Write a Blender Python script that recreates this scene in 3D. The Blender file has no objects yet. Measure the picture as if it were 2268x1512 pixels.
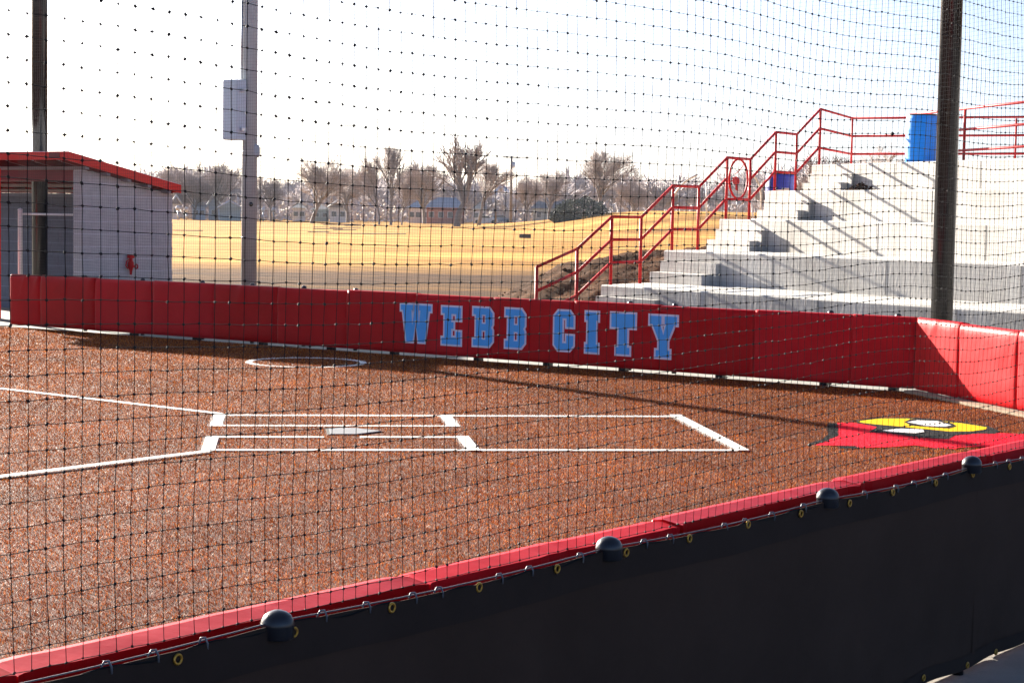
import bpy, math, random
import numpy as np
from mathutils import Vector, Matrix, noise
from mathutils.geometry import tessellate_polygon

random.seed(7); rng = np.random.default_rng(7)
R = math.radians
sc = bpy.context.scene
COL = sc.collection

# ------------------------------------------------------------------ camera
PW, PH = 2268, 1512                       # size of the photograph in pixels
F, YAW, PITCH, ROLL = 4087.06, 0.1245, 0.0685, 0.0165
EYE = Vector((-0.6195, -15.421, 1.8375))
_fw = Vector((math.sin(YAW)*math.cos(PITCH), math.cos(YAW)*math.cos(PITCH), -math.sin(PITCH)))
_r = Vector((math.cos(YAW), -math.sin(YAW), 0)); _u = _r.cross(_fw)
RT = _r*math.cos(ROLL)+_u*math.sin(ROLL); UP = -_r*math.sin(ROLL)+_u*math.cos(ROLL)
cam_d = bpy.data.cameras.new('camera'); cam = bpy.data.objects.new('camera', cam_d); COL.objects.link(cam)
M4 = Matrix.Identity(4)
for i in range(3):
    M4[i][0] = RT[i]; M4[i][1] = UP[i]; M4[i][2] = -_fw[i]; M4[i][3] = EYE[i]
cam.matrix_world = M4
cam_d.sensor_width = 36; cam_d.lens = F/PW*36; cam_d.clip_start = .05; cam_d.clip_end = 3000
sc.camera = cam

# ------------------------------------------------------------------ light
SUN_AZ = math.atan2(-.498, .867)          # from +Y towards +X
SUN_EL = R(15.0)
w = bpy.data.worlds.new('World'); sc.world = w; w.use_nodes = True
nt = w.node_tree; nt.nodes.clear()
sky = nt.nodes.new('ShaderNodeTexSky'); sky.sky_type = 'NISHITA'; sky.sun_disc = False
sky.sun_elevation = SUN_EL; sky.sun_rotation = SUN_AZ; sky.dust_density = 2.0; sky.air_density = 0.5; sky.ozone_density = 2.4
bg = nt.nodes.new('ShaderNodeBackground'); bg.inputs[1].default_value = 0.05
wo = nt.nodes.new('ShaderNodeOutputWorld')
nt.links.new(sky.outputs[0], bg.inputs[0]); nt.links.new(bg.outputs[0], wo.inputs[0])
sl = bpy.data.lights.new('sun', 'SUN'); sl.energy = 5.0; sl.angle = R(.5); sl.color = (1, .92, .79)
so = bpy.data.objects.new('sun', sl); COL.objects.link(so)
SD = Vector((math.sin(SUN_AZ)*math.cos(SUN_EL), math.cos(SUN_AZ)*math.cos(SUN_EL), math.sin(SUN_EL)))
so.rotation_euler = SD.to_track_quat('Z', 'Y').to_euler(); so.location = (-10, 20, 12)
sc.view_settings.view_transform = 'Standard'; sc.view_settings.look = 'None'
sc.view_settings.gamma = 1; sc.view_settings.use_curve_mapping = False
sc.view_settings.exposure = 2.45
sc.render.engine = 'CYCLES'
sc.cycles.max_bounces = 6; sc.cycles.diffuse_bounces = 3; sc.cycles.glossy_bounces = 2; sc.cycles.transmission_bounces = 2
sc.cycles.volume_bounces = 0

# ------------------------------------------------------------------ placing
def ray(u, v): return RT*((u-PW/2)/F) - UP*((v-PH/2)/F) + _fw
def on_z(u, v, z=0.0):
    d = ray(u, v); return EYE + d*((z-EYE.z)/d.z)
def at(u, v, dist):
    d = ray(u, v); return EYE + d*(dist/math.hypot(d.x, d.y))
def on_plane(u, v, p0, n):
    d = ray(u, v); return EYE + d*((p0-EYE).dot(n)/d.dot(n))
def V(*a): return Vector(a)

# ------------------------------------------------------------------ materials
MATS = {}
def mat(name, col, rough=.6, spec=.5, metal=0.0, var=0.0, scale=4.0, bump=0.0, bscale=30.0, col2=None, stretch=None, sheen=0, thr=None):
    m = bpy.data.materials.new(name); m.use_nodes = True
    n = m.node_tree; b = n.nodes['Principled BSDF']
    b.inputs['Roughness'].default_value = rough; b.inputs['Metallic'].default_value = metal
    b.inputs['Specular IOR Level'].default_value = spec
    b.inputs['Base Color'].default_value = (*col, 1)
    tc = n.nodes.new('ShaderNodeTexCoord'); mp = n.nodes.new('ShaderNodeMapping')
    n.links.new(tc.outputs['Object'], mp.inputs[0])
    if stretch: mp.inputs['Scale'].default_value = stretch
    if col2 is None and var: col2 = tuple(c*(1-var) for c in col)
    if col2:
        no = n.nodes.new('ShaderNodeTexNoise'); no.inputs['Scale'].default_value = scale; no.inputs['Detail'].default_value = 8
        no.inputs['Roughness'].default_value = .65
        n.links.new(mp.outputs[0], no.inputs[0])
        cr = n.nodes.new('ShaderNodeValToRGB')
        lo, hi = thr or (.35, .65)
        cr.color_ramp.elements[0].position = lo; cr.color_ramp.elements[1].position = hi
        cr.color_ramp.elements[0].color = (*col2, 1); cr.color_ramp.elements[1].color = (*col, 1)
        n.links.new(no.outputs[0], cr.inputs[0]); n.links.new(cr.outputs[0], b.inputs['Base Color'])
    if bump:
        nb = n.nodes.new('ShaderNodeTexNoise'); nb.inputs['Scale'].default_value = bscale; nb.inputs['Detail'].default_value = 6
        n.links.new(mp.outputs[0], nb.inputs[0])
        bm_ = n.nodes.new('ShaderNodeBump'); bm_.inputs['Strength'].default_value = 1; bm_.inputs['Distance'].default_value = bump
        n.links.new(nb.outputs[0], bm_.inputs['Height']); n.links.new(bm_.outputs[0], b.inputs['Normal'])
    MATS[name] = m; return m

mat('red_vinyl', (.54, .003, .008), .45, .07, var=.16, scale=2.5, bump=.008, bscale=3.2)
mat('red_vinyl_faded', (.59, .008, .016), .5, .06, var=.14, scale=2.1, bump=.008, bscale=2.8)
mat('red_vinyl_deep', (.50, .002, .006), .42, .08, var=.18, scale=3, bump=.009, bscale=3.6)
VIN = ('red_vinyl', 'red_vinyl_faded', 'red_vinyl', 'red_vinyl_deep', 'red_vinyl_faded', 'red_vinyl_deep')
mat('blue_print', (.10, .50, .98), .5, .15, var=.06, scale=12)
mat('white_print', (.80, .84, .92), .5, .2, var=.05, scale=12)
mat('concrete', (.56, .54, .51), .9, .2, col2=(.38, .355, .32), scale=1.3, bump=.004, bscale=25, thr=(.3, .62), stretch=(1, 1, .35))
mat('joint_shadow', (.20, .19, .175), .95, .1)
mat('curb_concrete', (.34, .27, .19), .9, .15, var=.3, scale=6)
mat('concrete_walk', (.29, .265, .235), .85, .3, var=.25, scale=2.2, bump=.003, bscale=50)
mat('interior_block', (.15, .175, .22), .85, .15, var=.15, scale=5, bump=.004, bscale=60)  # grey-blue inner wall, with the dugout's shade put into the tone
mat('interior_mortar', (.22, .25, .31), .9, .1)  # inner mortar darkened to match, shade put into its colour too
mat('block', (.55, .51, .475), .9, .2, var=.16, scale=5, bump=.004, bscale=60)
mat('mortar', (.68, .66, .66), .95, .1, var=.1, scale=20)
mat('red_paint', (.62, .006, .008), .55, .2, var=.15, scale=9)
mat('red_fascia', (.85, .018, .010), .45, .2, var=.08, scale=3)
mat('dark_red', (.22, .008, .012), .5, .3, var=.2, scale=3)
mat('roof_metal', (.70, .70, .72), .4, .5, var=.1, scale=2)
mat('soffit', (.32, .27, .27), .7, .3, var=.15, scale=3)
mat('black_pole', (.008, .0075, .010), .22, .5, var=.3, scale=6, stretch=(1, 1, .15))
mat('grey_pole', (.42, .44, .46), .6, .4, var=.16, scale=3, stretch=(2, 2, .3), bump=.001, bscale=30)
mat('box_grey', (.55, .60, .66), .5, .5, var=.1, scale=3)
mat('galvanised', (.55, .56, .58), .35, .5, metal=.6, var=.15, scale=12)
mat('net', (.009, .009, .011), .7, .08)
mat('knot', (.022, .020, .020), .7, .10)
mat('screen', (.056, .033, .024), .85, .10, var=.25, scale=1.6, bump=.012, bscale=3.5)
mat('screen_hem', (.034, .022, .018), .85, .12, var=.2, scale=4)
mat('cap', (.016, .016, .021), .28, .5, var=.3, scale=14)
mat('brass', (.55, .30, .05), .35, .5, metal=.8, var=.2, scale=40)
mat('cable', (.08, .08, .10), .45, .5)
mat('tie', (.13, .135, .16), .4, .4)
mat('white_paint', (.78, .77, .74), .45, .5, var=.06, scale=6)
mat('plate_rubber', (.19, .19, .20), .6, .4, var=.25, scale=18)
mat('plate_edge', (.02, .02, .02), .7, .3)
mat('turf_base', (.10, .018, .002), .9, .2, var=.4, scale=30)
mat('white_turf', (.78, .76, .72), .8, .3, var=.12, scale=30)
mat('blue_drum', (.008, .30, .95), .5, .3)
mat('navy_drum', (.012, .025, .26), .5, .3)
mat('bag', (.015, .015, .017), .3, .6)
mat('paper', (.62, .50, .46), .8, .2, var=.25, scale=16)
mat('bark', (.24, .21, .20), .9, .2, var=.35, scale=1.5)
mat('twig', (.45, .38, .36), .9, .15, var=.35, scale=.12)  # paled: haze over the distance is put into the colour
mat('twig_far', (.52, .47, .48), .9, .15, col2=(.40, .35, .35), scale=.03)  # paled further, the colour standing in for thicker haze
mat('evergreen', (.095, .12, .095), .8, .2, var=.4, scale=1)  # green lightened, distance haze put into the colour
mat('brick_far', (.40, .20, .17), .9, .2, var=.2, scale=3)  # brick tone lightened to stand in for distance haze
mat('siding_white', (.62, .63, .66), .7, .3, var=.08, scale=2)
mat('siding_blue', (.42, .49, .60), .7, .3, var=.08, scale=2)
mat('siding_green', (.36, .41, .40), .7, .3, var=.08, scale=2)  # siding paled, with distance haze put into the tone
mat('roof_blue', (.32, .37, .45), .7, .3, var=.15, scale=2)  # roof colour paled to carry the distance haze
mat('roof_grey', (.22, .21, .21), .8, .3, var=.15, scale=2)
mat('window_glass', (.05, .07, .09), .1, .8)
mat('car_white', (.60, .62, .66), .3, .5)
mat('car_blue', (.10, .15, .24), .3, .5)
mat('tyre', (.02, .02, .02), .9, .2)
mat('wood_pole', (.20, .17, .15), .9, .2, var=.3, scale=3, stretch=(2, 2, .2))
mat('slab', (.30, .25, .20), .9, .2, var=.3, scale=1)
mat('leaf_litter', (.10, .035, .015), .9, .2, var=.5, scale=20)

def ground_mat(name, stops, scales, dirt=None):
    m = bpy.data.materials.new(name); m.use_nodes = True
    n = m.node_tree; b = n.nodes['Principled BSDF']; b.inputs['Roughness'].default_value = .85
    b.inputs['Specular IOR Level'].default_value = .03
    tc = n.nodes.new('ShaderNodeTexCoord')
    def nz(s, st=(1, 1, 1), det=8, rg=.6):
        mp = n.nodes.new('ShaderNodeMapping'); mp.inputs['Scale'].default_value = st; mp.inputs['Rotation'].default_value = (0, 0, .12)
        n.links.new(tc.outputs['Object'], mp.inputs[0])
        q = n.nodes.new('ShaderNodeTexNoise'); q.inputs['Scale'].default_value = s; q.inputs['Detail'].default_value = det; q.inputs['Roughness'].default_value = rg
        n.links.new(mp.outputs[0], q.inputs[0]); return q.outputs[0]
    big, fine = nz(scales[0], (.35, 1, 1)), nz(scales[1], (.5, 1, 1), 10, .75)
    add = n.nodes.new('ShaderNodeMath'); add.operation = 'MULTIPLY_ADD'; add.inputs[1].default_value = .58
    n.links.new(big, add.inputs[0])
    mu = n.nodes.new('ShaderNodeMath'); mu.operation = 'MULTIPLY'; mu.inputs[1].default_value = .42
    n.links.new(fine, mu.inputs[0]); n.links.new(mu.outputs[0], add.inputs[2])
    cr = n.nodes.new('ShaderNodeValToRGB'); els = cr.color_ramp.elements
    els[0].position, els[0].color = stops[0][0], (*stops[0][1], 1); els[1].position, els[1].color = stops[-1][0], (*stops[-1][1], 1)
    for p_, c_ in stops[1:-1]:
        e = els.new(p_); e.color = (*c_, 1)
    n.links.new(add.outputs[0], cr.inputs[0]); out = cr.outputs[0]
    if dirt:
        # bare soil near the ball field, fading out towards the meadow (distance along the wall normal)
        sep = n.nodes.new('ShaderNodeSeparateXYZ'); n.links.new(tc.outputs['Object'], sep.inputs[0])
        mr = n.nodes.new('ShaderNodeMapRange'); mr.inputs[1].default_value = dirt[0]; mr.inputs[2].default_value = dirt[1]
        n.links.new(sep.outputs['Y'], mr.inputs[0])
        pn = nz(.22, (.4, 1, 1), 6, .7)
        s1 = n.nodes.new('ShaderNodeMath'); s1.operation = 'MULTIPLY_ADD'; s1.inputs[1].default_value = 1.6; s1.inputs[2].default_value = -.8
        n.links.new(pn, s1.inputs[0])
        s2 = n.nodes.new('ShaderNodeMath'); s2.operation = 'ADD'; s2.use_clamp = True
        n.links.new(s1.outputs[0], s2.inputs[0]); n.links.new(mr.outputs[0], s2.inputs[1])
        c2 = n.nodes.new('ShaderNodeValToRGB'); c2.color_ramp.elements[0].color = (.028, .015, .008, 1); c2.color_ramp.elements[1].color = (.12, .055, .022, 1)
        c2.color_ramp.elements[0].position = .35; c2.color_ramp.elements[1].position = .62
        n.links.new(fine, c2.inputs[0])
        mx = n.nodes.new('ShaderNodeMix'); mx.data_type = 'RGBA'
        n.links.new(s2.outputs[0], mx.inputs[0]); n.links.new(c2.outputs[0], mx.inputs[6]); n.links.new(out, mx.inputs[7]); out = mx.outputs[2]
    n.links.new(out, b.inputs['Base Color'])
    bp = n.nodes.new('ShaderNodeBump'); bp.inputs['Distance'].default_value = .035; bp.inputs['Strength'].default_value = .8
    n.links.new(fine, bp.inputs['Height']); n.links.new(bp.outputs[0], b.inputs['Normal'])
    MATS[name] = m
ground_mat('meadow', [(.36, (.15, .058, .006)), (.46, (.38, .185, .035)), (.58, (.64, .35, .085))], (.10, 1.6), dirt=(40, 53))
ground_mat('hill', [(.34, (.20, .11, .035)), (.5, (.36, .21, .065)), (.64, (.52, .33, .11))], (.08, .8))
ground_mat('soil', [(.33, (.020, .010, .006)), (.48, (.070, .032, .015)), (.68, (.15, .066, .030))], (3.0, 20))

# blades of the turf take their colour from a face attribute
m = bpy.data.materials.new('blades'); m.use_nodes = True; n = m.node_tree; b = n.nodes['Principled BSDF']
a_ = n.nodes.new('ShaderNodeAttribute'); a_.attribute_name = 'tint'
n.links.new(a_.outputs['Color'], b.inputs['Base Color']); b.inputs['Roughness'].default_value = .48; b.inputs['Specular IOR Level'].default_value = .03; b.inputs['Specular Tint'].default_value = (1, .70, .42, 1)
tl_ = n.nodes.new('ShaderNodeBsdfTranslucent'); n.links.new(a_.outputs['Color'], tl_.inputs[0])
mx_ = n.nodes.new('ShaderNodeMixShader'); mx_.inputs[0].default_value = .22; out_ = [q for q in n.nodes if q.type == 'OUTPUT_MATERIAL'][0]
n.links.new(b.outputs[0], mx_.inputs[1]); n.links.new(tl_.outputs[0], mx_.inputs[2]); n.links.new(mx_.outputs[0], out_.inputs[0])
MATS['blades'] = m

# ------------------------------------------------------------------ mesh building
def ortho(d):
    d = d.normalized(); a = V(0, 0, 1) if abs(d.z) < .9 else V(1, 0, 0)
    x = d.cross(a).normalized(); return x, x.cross(d).normalized()
class MB:
    def __init__(s): s.v = []; s.f = []; s.sm = []
    def add(s, vs, fs, smooth=False):
        o = len(s.v); s.v += [tuple(p) for p in vs]; s.f += [tuple(i+o for i in f) for f in fs]; s.sm += [smooth]*len(fs); return s
    def hexa(s, p):                      # p: 4 bottom corners then 4 top corners
        return s.add(p, [(3, 2, 1, 0), (4, 5, 6, 7), (0, 1, 5, 4), (1, 2, 6, 5), (2, 3, 7, 6), (3, 0, 4, 7)])
    def box(s, o, ex, ey, ez, x0, x1, y0, y1, z0, z1, bev=0):
        P = lambda a, b_, c: o+ex*a+ey*b_+ez*c
        if not bev:
            return s.hexa([P(x0, y0, z0), P(x1, y0, z0), P(x1, y1, z0), P(x0, y1, z0), P(x0, y0, z1), P(x1, y0, z1), P(x1, y1, z1), P(x0, y1, z1)])
        B = bev; rings = []
        for z, i in ((z0, B), (z0+B, 0), (z1-B, 0), (z1, B)):
            a0, a1, b0, b1 = x0+i, x1-i, y0+i, y1-i; c = B*.7
            rings.append([P(a0+c, b0, z), P(a1-c, b0, z), P(a1, b0+c, z), P(a1, b1-c, z), P(a1-c, b1, z), P(a0+c, b1, z), P(a0, b1-c, z), P(a0, b0+c, z)])
        vs = [q for r_ in rings for q in r_]; fs = [tuple(range(7, -1, -1)), tuple(range(24, 32))]
        for k in range(3):
            for j in range(8): fs.append((k*8+j, k*8+(j+1) % 8, (k+1)*8+(j+1) % 8, (k+1)*8+j))
        return s.add(vs, fs)
    def tube(s, pts, r, n_=8, smooth=True, cap=True, r1=None):
        pts = [Vector(p) for p in pts]; vs = []; fs = []; m_ = len(pts)
        x = None
        for i, p in enumerate(pts):
            d = (pts[min(i+1, m_-1)]-pts[max(i-1, 0)]).normalized()
            if x is None: x, _ = ortho(d)
            x = (x-d*x.dot(d)).normalized(); y = x.cross(d)
            rr = r if r1 is None else r+(r1-r)*i/(m_-1)
            for j in range(n_):
                a = 2*math.pi*j/n_; vs.append(p+x*rr*math.cos(a)+y*rr*math.sin(a))
        for i in range(m_-1):
            for j in range(n_): fs.append((i*n_+j, (i+1)*n_+j, (i+1)*n_+(j+1) % n_, i*n_+(j+1) % n_))
        if cap: fs += [tuple(range(n_)), tuple(range((m_-1)*n_+n_-1, (m_-1)*n_-1, -1))]
        return s.add(vs, fs, smooth)
    def lathe(s, c, prof, n_=20, axis=None, smooth=True):
        ax = axis or V(0, 0, 1); x, y = ortho(ax); vs = []; fs = []; k = len(prof)
        for r_, h in prof:
            for j in range(n_):
                a = 2*math.pi*j/n_; vs.append(c+ax*h+x*r_*math.cos(a)+y*r_*math.sin(a))
        for i in range(k-1):
            for j in range(n_): fs.append((i*n_+j, i*n_+(j+1) % n_, (i+1)*n_+(j+1) % n_, (i+1)*n_+j))
        fs += [tuple(range(n_-1, -1, -1)), tuple(range((k-1)*n_, k*n_))]
        return s.add(vs, fs, smooth)
    def torus(s, c, nrm, R_, r, n_=20, m_=6):
        x, y = ortho(nrm); pts = [c+x*R_*math.cos(2*math.pi*i/n_)+y*R_*math.sin(2*math.pi*i/n_) for i in range(n_+1)]
        return s.tube(pts, r, m_, cap=False)
    def build(s, name, m, parent=None, kind=None, loc=None, recalc=True):
        me = bpy.data.meshes.new(name)
        o0 = Vector(loc) if loc else (parent_origin(parent))
        me.from_pydata([(p[0]-o0.x, p[1]-o0.y, p[2]-o0.z) for p in s.v], [], s.f)
        me.polygons.foreach_set('use_smooth', s.sm); me.update()
        if recalc and len(s.f) < 60000:
            import bmesh
            bm = bmesh.new(); bm.from_mesh(me); bmesh.ops.recalc_face_normals(bm, faces=bm.faces); bm.to_mesh(me); bm.free()
        me.materials.append(MATS[m])
        o = bpy.data.objects.new(name, me); COL.objects.link(o)
        if loc: o.location = loc
        if parent: o.parent = parent
        if kind: o['kind'] = kind
        return o
def parent_origin(p):
    q = V(0, 0, 0)
    while p is not None: q = q+p.location; p = p.parent
    return q
def thing(name, label, cat, loc, group=None):
    o = bpy.data.objects.new(name, None); COL.objects.link(o); o.location = loc; o.empty_display_size = .2
    o['label'] = label; o['category'] = cat
    if group: o['group'] = group
    return o
def tag(o, label, cat, group=None):
    o['label'] = label; o['category'] = cat
    if group: o['group'] = group
    return o
def shared(name, me, parent, loc, rot=None, label=None):
    o = bpy.data.objects.new(name, me); COL.objects.link(o); o.parent = parent; o.location = Vector(loc)-parent_origin(parent)
    if rot: o.rotation_euler = rot
    if label: o['label'] = label
    return o
def copy_tree(o, parent=None):
    c = o.copy(); COL.objects.link(c); c.parent = parent
    for ch in [x for x in bpy.data.objects if x.parent == o]: copy_tree(ch, c)
    return c
Z = V(0, 0, 1)

# ------------------------------------------------------------------ layout of the ball field
WD = V(.742, -.670, 0).normalized()            # along the lettered wall, towards the right corner
WN = V(-WD.y, WD.x, 0)*1.0                     # away from the field
if WN.dot(V(0, 1, 0)) < 0: WN = -WN
GAP = .035
W0 = on_z(1375, 815, GAP)                      # a point on the foot of the lettered wall (field side)
def wall_s(u, v): return (on_plane(u, v, W0, WN)-W0).dot(WD)
def wall_p(u, v):
    q = on_plane(u, v, W0, WN); return (q-W0).dot(WD), q.z
S_L = wall_s(20, 660); S_R = wall_s(2024, 780)
CORNER = W0+WD*S_R; CORNER.z = 0
WH = .80
RD = V(.145, -.99, 0).normalized()             # direction of the wall after the corner
RN = V(-RD.y, RD.x, 0)
FD = V(.7071, .7071, 0); FN = V(.7071, -.7071, 0)   # near fence: along, and towards the camera
F0 = on_z(603, 1390, .85); F0.z = 0
def fence_p(u, v, off=0.0):
    q = on_plane(u, v, F0+FN*off, FN); return (q-F0).dot(FD), q.z
R_LEN = 7.4

# ------------------------------------------------------------------ ground
def sheet(name, pts, z, m, kind='structure', parent=None):
    mb = MB(); c = V(*np.mean([[p[0], p[1]] for p in pts], 0), 0)
    mb.add([(p[0], p[1], z) for p in pts], [tuple(range(len(pts)))])
    o = mb.build(name, m, parent, kind=kind if not parent else None, recalc=False)
    if o.data.polygons[0].normal.z < 0: o.data.flip_normals()
    return o

# the meadow: one large sheet with a low hill on the right
def bank_axis():
    return None
mb = MB(); nx, ny = 90, 90
xs = np.concatenate([np.linspace(-420, -60, 16), np.linspace(-52, 60, 58), np.linspace(75, 420, 16)])
ys = np.concatenate([np.linspace(-40, 20, 16), np.linspace(22, 120, 34), np.linspace(128, 900, 60)])
vs = []
def meadow_h(x, y):
    h = -.05
    d = (y-215)/(34.0 if y < 215 else 80); c = min(1, max(0, (x-27)/21)); c = c*c*(3-2*c)
    h += 2.75*c*math.exp(-d*d)
    if y > 24: h += .10*(noise.noise(V(x*.05, y*.03, 0)))*min(1, (y-24)/30)
    return h
for y in ys:
    for x in xs: vs.append((x, y, meadow_h(x, y)))
fs = []
for j in range(len(ys)-1):
    for i in range(len(xs)-1):
        a = j*len(xs)+i; fs.append((a, a+1, a+1+len(xs), a+len(xs)))
mb.add(vs, fs, True); mb.build('grass_field', 'meadow', kind='structure', recalc=False)

far = 900
far_l = W0+WD*(S_L-14); far_c = CORNER; far_r = CORNER+RD*R_LEN; near_r = F0+FD*9.0; near_l = F0-FD*16
turf = sheet('infield_turf', [(q.x, q.y) for q in (far_l+WN*.02, far_c+WN*.02, far_r, V(far_r.x, near_r.y-.3, 0), F0+FD*7.0-FN*.25, near_l-FN*.25)], 0.0, 'turf_base')
# concrete behind the lettered wall and under the camera side
sheet('concrete_apron', [(q.x, q.y) for q in (W0+WD*(S_L-12)+WN*.03, W0+WD*S_R+WN*.03, CORNER+RD*R_LEN-RN*(-.03 if RN.x > 0 else .03), CORNER+RD*R_LEN+V(6, 0, 0), CORNER+V(5, 6, 0), W0+WD*3+WN*3.0, W0+WD*(S_L-12)+WN*2.2)], -.012, 'concrete_walk')
sheet('walkway', [(q.x, q.y) for q in (F0-FD*14-FN*.25, F0+FD*14-FN*.25, F0+FD*14+FN*9, F0-FD*14+FN*9)], -.004, 'concrete_walk')

# curb along the walls
RNf = RN if RN.dot(V(-1, 0, 0)) > 0 else -RN     # towards the field
mb = MB(); mb.box(CORNER, RD, RNf, Z, .05, R_LEN, -.02, .13, -.05, .03); mb.build('curb', 'curb_concrete', kind='structure')

# ------------------------------------------------------------------ markings inlaid in the turf
ft = .3048
hw, hi = 4.2083*ft, 14.5/12*ft
LW = .10
def quad_line(a, b, wd=LW):
    a, b = V(*a, 0), V(*b, 0); d = (b-a).normalized(); s_ = V(-d.y, d.x, 0)*wd/2
    return [(a-s_).to_2d()[:], (b-s_).to_2d()[:], (b+s_).to_2d()[:], (a+s_).to_2d()[:]]
xf, xb_ = -4*ft, 3*ft; xc = 3.053
lines = []
h2 = LW/2
for s_ in (1, -1):
    lines.append(('outer', quad_line((xf, s_*(hw-h2)), (xc, s_*(hw-h2)))))
    if s_ > 0: lines.append(('inner', quad_line((xf, hi+h2), (xb_, hi+h2), .075)))
    else:
        lines.append(('inner', quad_line((xf, -hi-h2), (-.27, -hi-h2), .075)))
        lines.append(('inner', quad_line((.02, -hi-h2), (xb_, -hi-h2), .075)))
    lines.append(('front', quad_line((xf+h2, s_*hw), (xf+h2, s_*hi), .125)))
    lines.append(('back', quad_line((xb_-h2, s_*hw), (xb_-h2, s_*hi), .125)))
    lines.append(('foul', quad_line((-1.16, s_*1.33), (-14.5, s_*14.67), .10)))
lines.append(('end', quad_line((xc-h2, hw), (xc-h2, -hw), .125)))
ring_c = (on_z(543, 803)+on_z(812, 803))/2; ring_r = .735
def ring_pts(r_, n_=56): return [(ring_c.x+r_*math.cos(2*math.pi*i/n_), ring_c.y+r_*math.sin(2*math.pi*i/n_)) for i in range(n_)]
white_polys = [q for _, q in lines]
def slim(q, k=.82):
    a, b, c, d = [V(*p) for p in q]; m1, m2 = (a+d)/2, (b+c)/2
    return [tuple(m1+(a-m1)*k), tuple(m2+(b-m2)*k), tuple(m2+(c-m2)*k), tuple(m1+(d-m1)*k)]
for k, (_, q) in enumerate(lines):
    sheet('chalk_line', slim(q), .004+.0012*k, 'white_turf', parent=turf)
mb = MB(); o_, i_ = ring_pts(ring_r), ring_pts(ring_r-.075); n_ = len(o_)
mb.add([(*p, .004) for p in o_]+[(*p, .004) for p in i_], [(k, (k+1) % n_, n_+(k+1) % n_, n_+k) for k in range(n_)])
o = mb.build('on_deck_circle', 'white_turf', turf, recalc=False); o['label'] = 'thin white ring on the turf beside the lettered wall'

def emb(pts): return [tuple(on_z(1750+x/4.087, 680+y/4.087)[:2]) for x, y in pts]
E_BLACK1 = emb([(350, 1050), (425, 1055), (445, 1150), (400, 1200), (250, 1235), (150, 1250), (165, 1240), (290, 1200), (350, 1150), (330, 1100)])
E_BLACK2 = emb([(430, 1262), (610, 1262), (620, 1285), (450, 1285)])
E_BLACK3 = emb([(590, 1030), (800, 1006), (1080, 1005), (1330, 1022), (1600, 1050), (1800, 1085), (1900, 1130), (1850, 1155), (1700, 1152), (1490, 1170), (1430, 1204), (1150, 1185), (900, 1152), (710, 1138), (790, 1092), (610, 1055)])
E_RED = emb([(425, 1055), (560, 1050), (790, 1090), (740, 1130), (900, 1150), (1200, 1190), (1440, 1200), (1480, 1165), (1700, 1150), (1900, 1145), (2117, 1155), (2400, 1190), (2500, 1310), (2200, 1330), (1950, 1290), (1750, 1270), (1530, 1275), (1500, 1290), (1300, 1280), (1130, 1255), (1000, 1265), (850, 1275), (610, 1280), (600, 1262), (220, 1255), (330, 1220), (440, 1170), (440, 1110)])
E_YEL = emb([(610, 1040), (820, 1016), (1060, 1016), (1330, 1035), (1560, 1060), (1780, 1095), (1770, 1115), (1640, 1132), (1450, 1135), (1200, 1110), (950, 1085), (760, 1068), (650, 1055)])
E_BLK4 = emb([(1030, 1050), (1090, 1022), (1300, 1025), (1470, 1062), (1505, 1088), (1440, 1108), (1250, 1095), (1100, 1082)])
E_WH1 = emb([(1060, 1052), (1150, 1035), (1330, 1042), (1460, 1080), (1400, 1092), (1220, 1085), (1130, 1065)])
E_WH2 = emb([(830, 1128), (1000, 1113), (1200, 1120), (1215, 1142), (1130, 1154), (900, 1142)])
mat('turf_red', (.75, .008, .03), .8, .04, var=.15, scale=30)
mat('turf_yellow', (.78, .50, .01), .8, .04, var=.1, scale=30)
mat('turf_black', (.022, .024, .024), .8, .04, var=.2, scale=30)
emblem_layers = [(E_BLACK1, 'black'), (E_BLACK2, 'black'), (E_RED, 'red'), (E_BLACK3, 'black'), (E_YEL, 'yellow'), (E_BLK4, 'black'), (E_WH1, 'white'), (E_WH2, 'white')]
def poly_sheet(name, pts, z, m, parent):
    mb = MB(); tr = tessellate_polygon([[V(p[0], p[1], 0) for p in pts]])
    mb.add([(p[0], p[1], z) for p in pts], [tuple(t) for t in tr])
    o = mb.build(name, m, parent, recalc=False)
    for p_ in o.data.polygons:
        if p_.normal.z < 0: p_.flip()
    return o
for k, (q, c) in enumerate(emblem_layers):
    o = poly_sheet('emblem_shape', q, .004+.0015*k, {'white': 'white_turf'}.get(c, 'turf_'+c), turf)
    o['label'] = c+' shape of the emblem inlaid in the turf by the corner'

# blades of the artificial turf
def inside(px, py, poly):
    res = np.zeros(len(px), bool); q = np.array(poly); j = len(q)-1
    for i in range(len(q)):
        xi, yi, xj, yj = *q[i], *q[j]
        if yi != yj:
            c = ((yi > py) != (yj > py)) & (px < (xj-xi)*(py-yi)/(yj-yi)+xi); res ^= c
        j = i
    return res
NB = 1350000
cand = int(NB*5); 
rr = np.sqrt(rng.uniform(3.2**1.0, 36**1.0, cand)**2)           # density falls off with distance from the stand
th = rng.uniform(YAW-.33, YAW+.34, cand)
bx_ = EYE.x+rr*np.sin(th); by_ = EYE.y+rr*np.cos(th)
dn = (bx_-F0.x)*FN.x+(by_-F0.y)*FN.y
dw = (bx_-W0.x)*WN.x+(by_-W0.y)*WN.y
dr = (bx_-CORNER.x)*RNf.x+(by_-CORNER.y)*RNf.y
keep = (dn < -.22) & (dw < -.10) & (dr > .13)
bx_, by_, rr = bx_[keep][:NB], by_[keep][:NB], rr[keep][:NB]
N = len(bx_)
tint = np.empty((N, 3)); base = np.array([[.26, .052, .003], [.36, .088, .006], [.13, .020, .002], [.70, .25, .05], [.025, .006, .003]])  # the brightest tone puts sun glints into the blade colour
tint[:] = base[rng.choice(5, N, p=[.31, .24, .2, .11, .14])]
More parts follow.
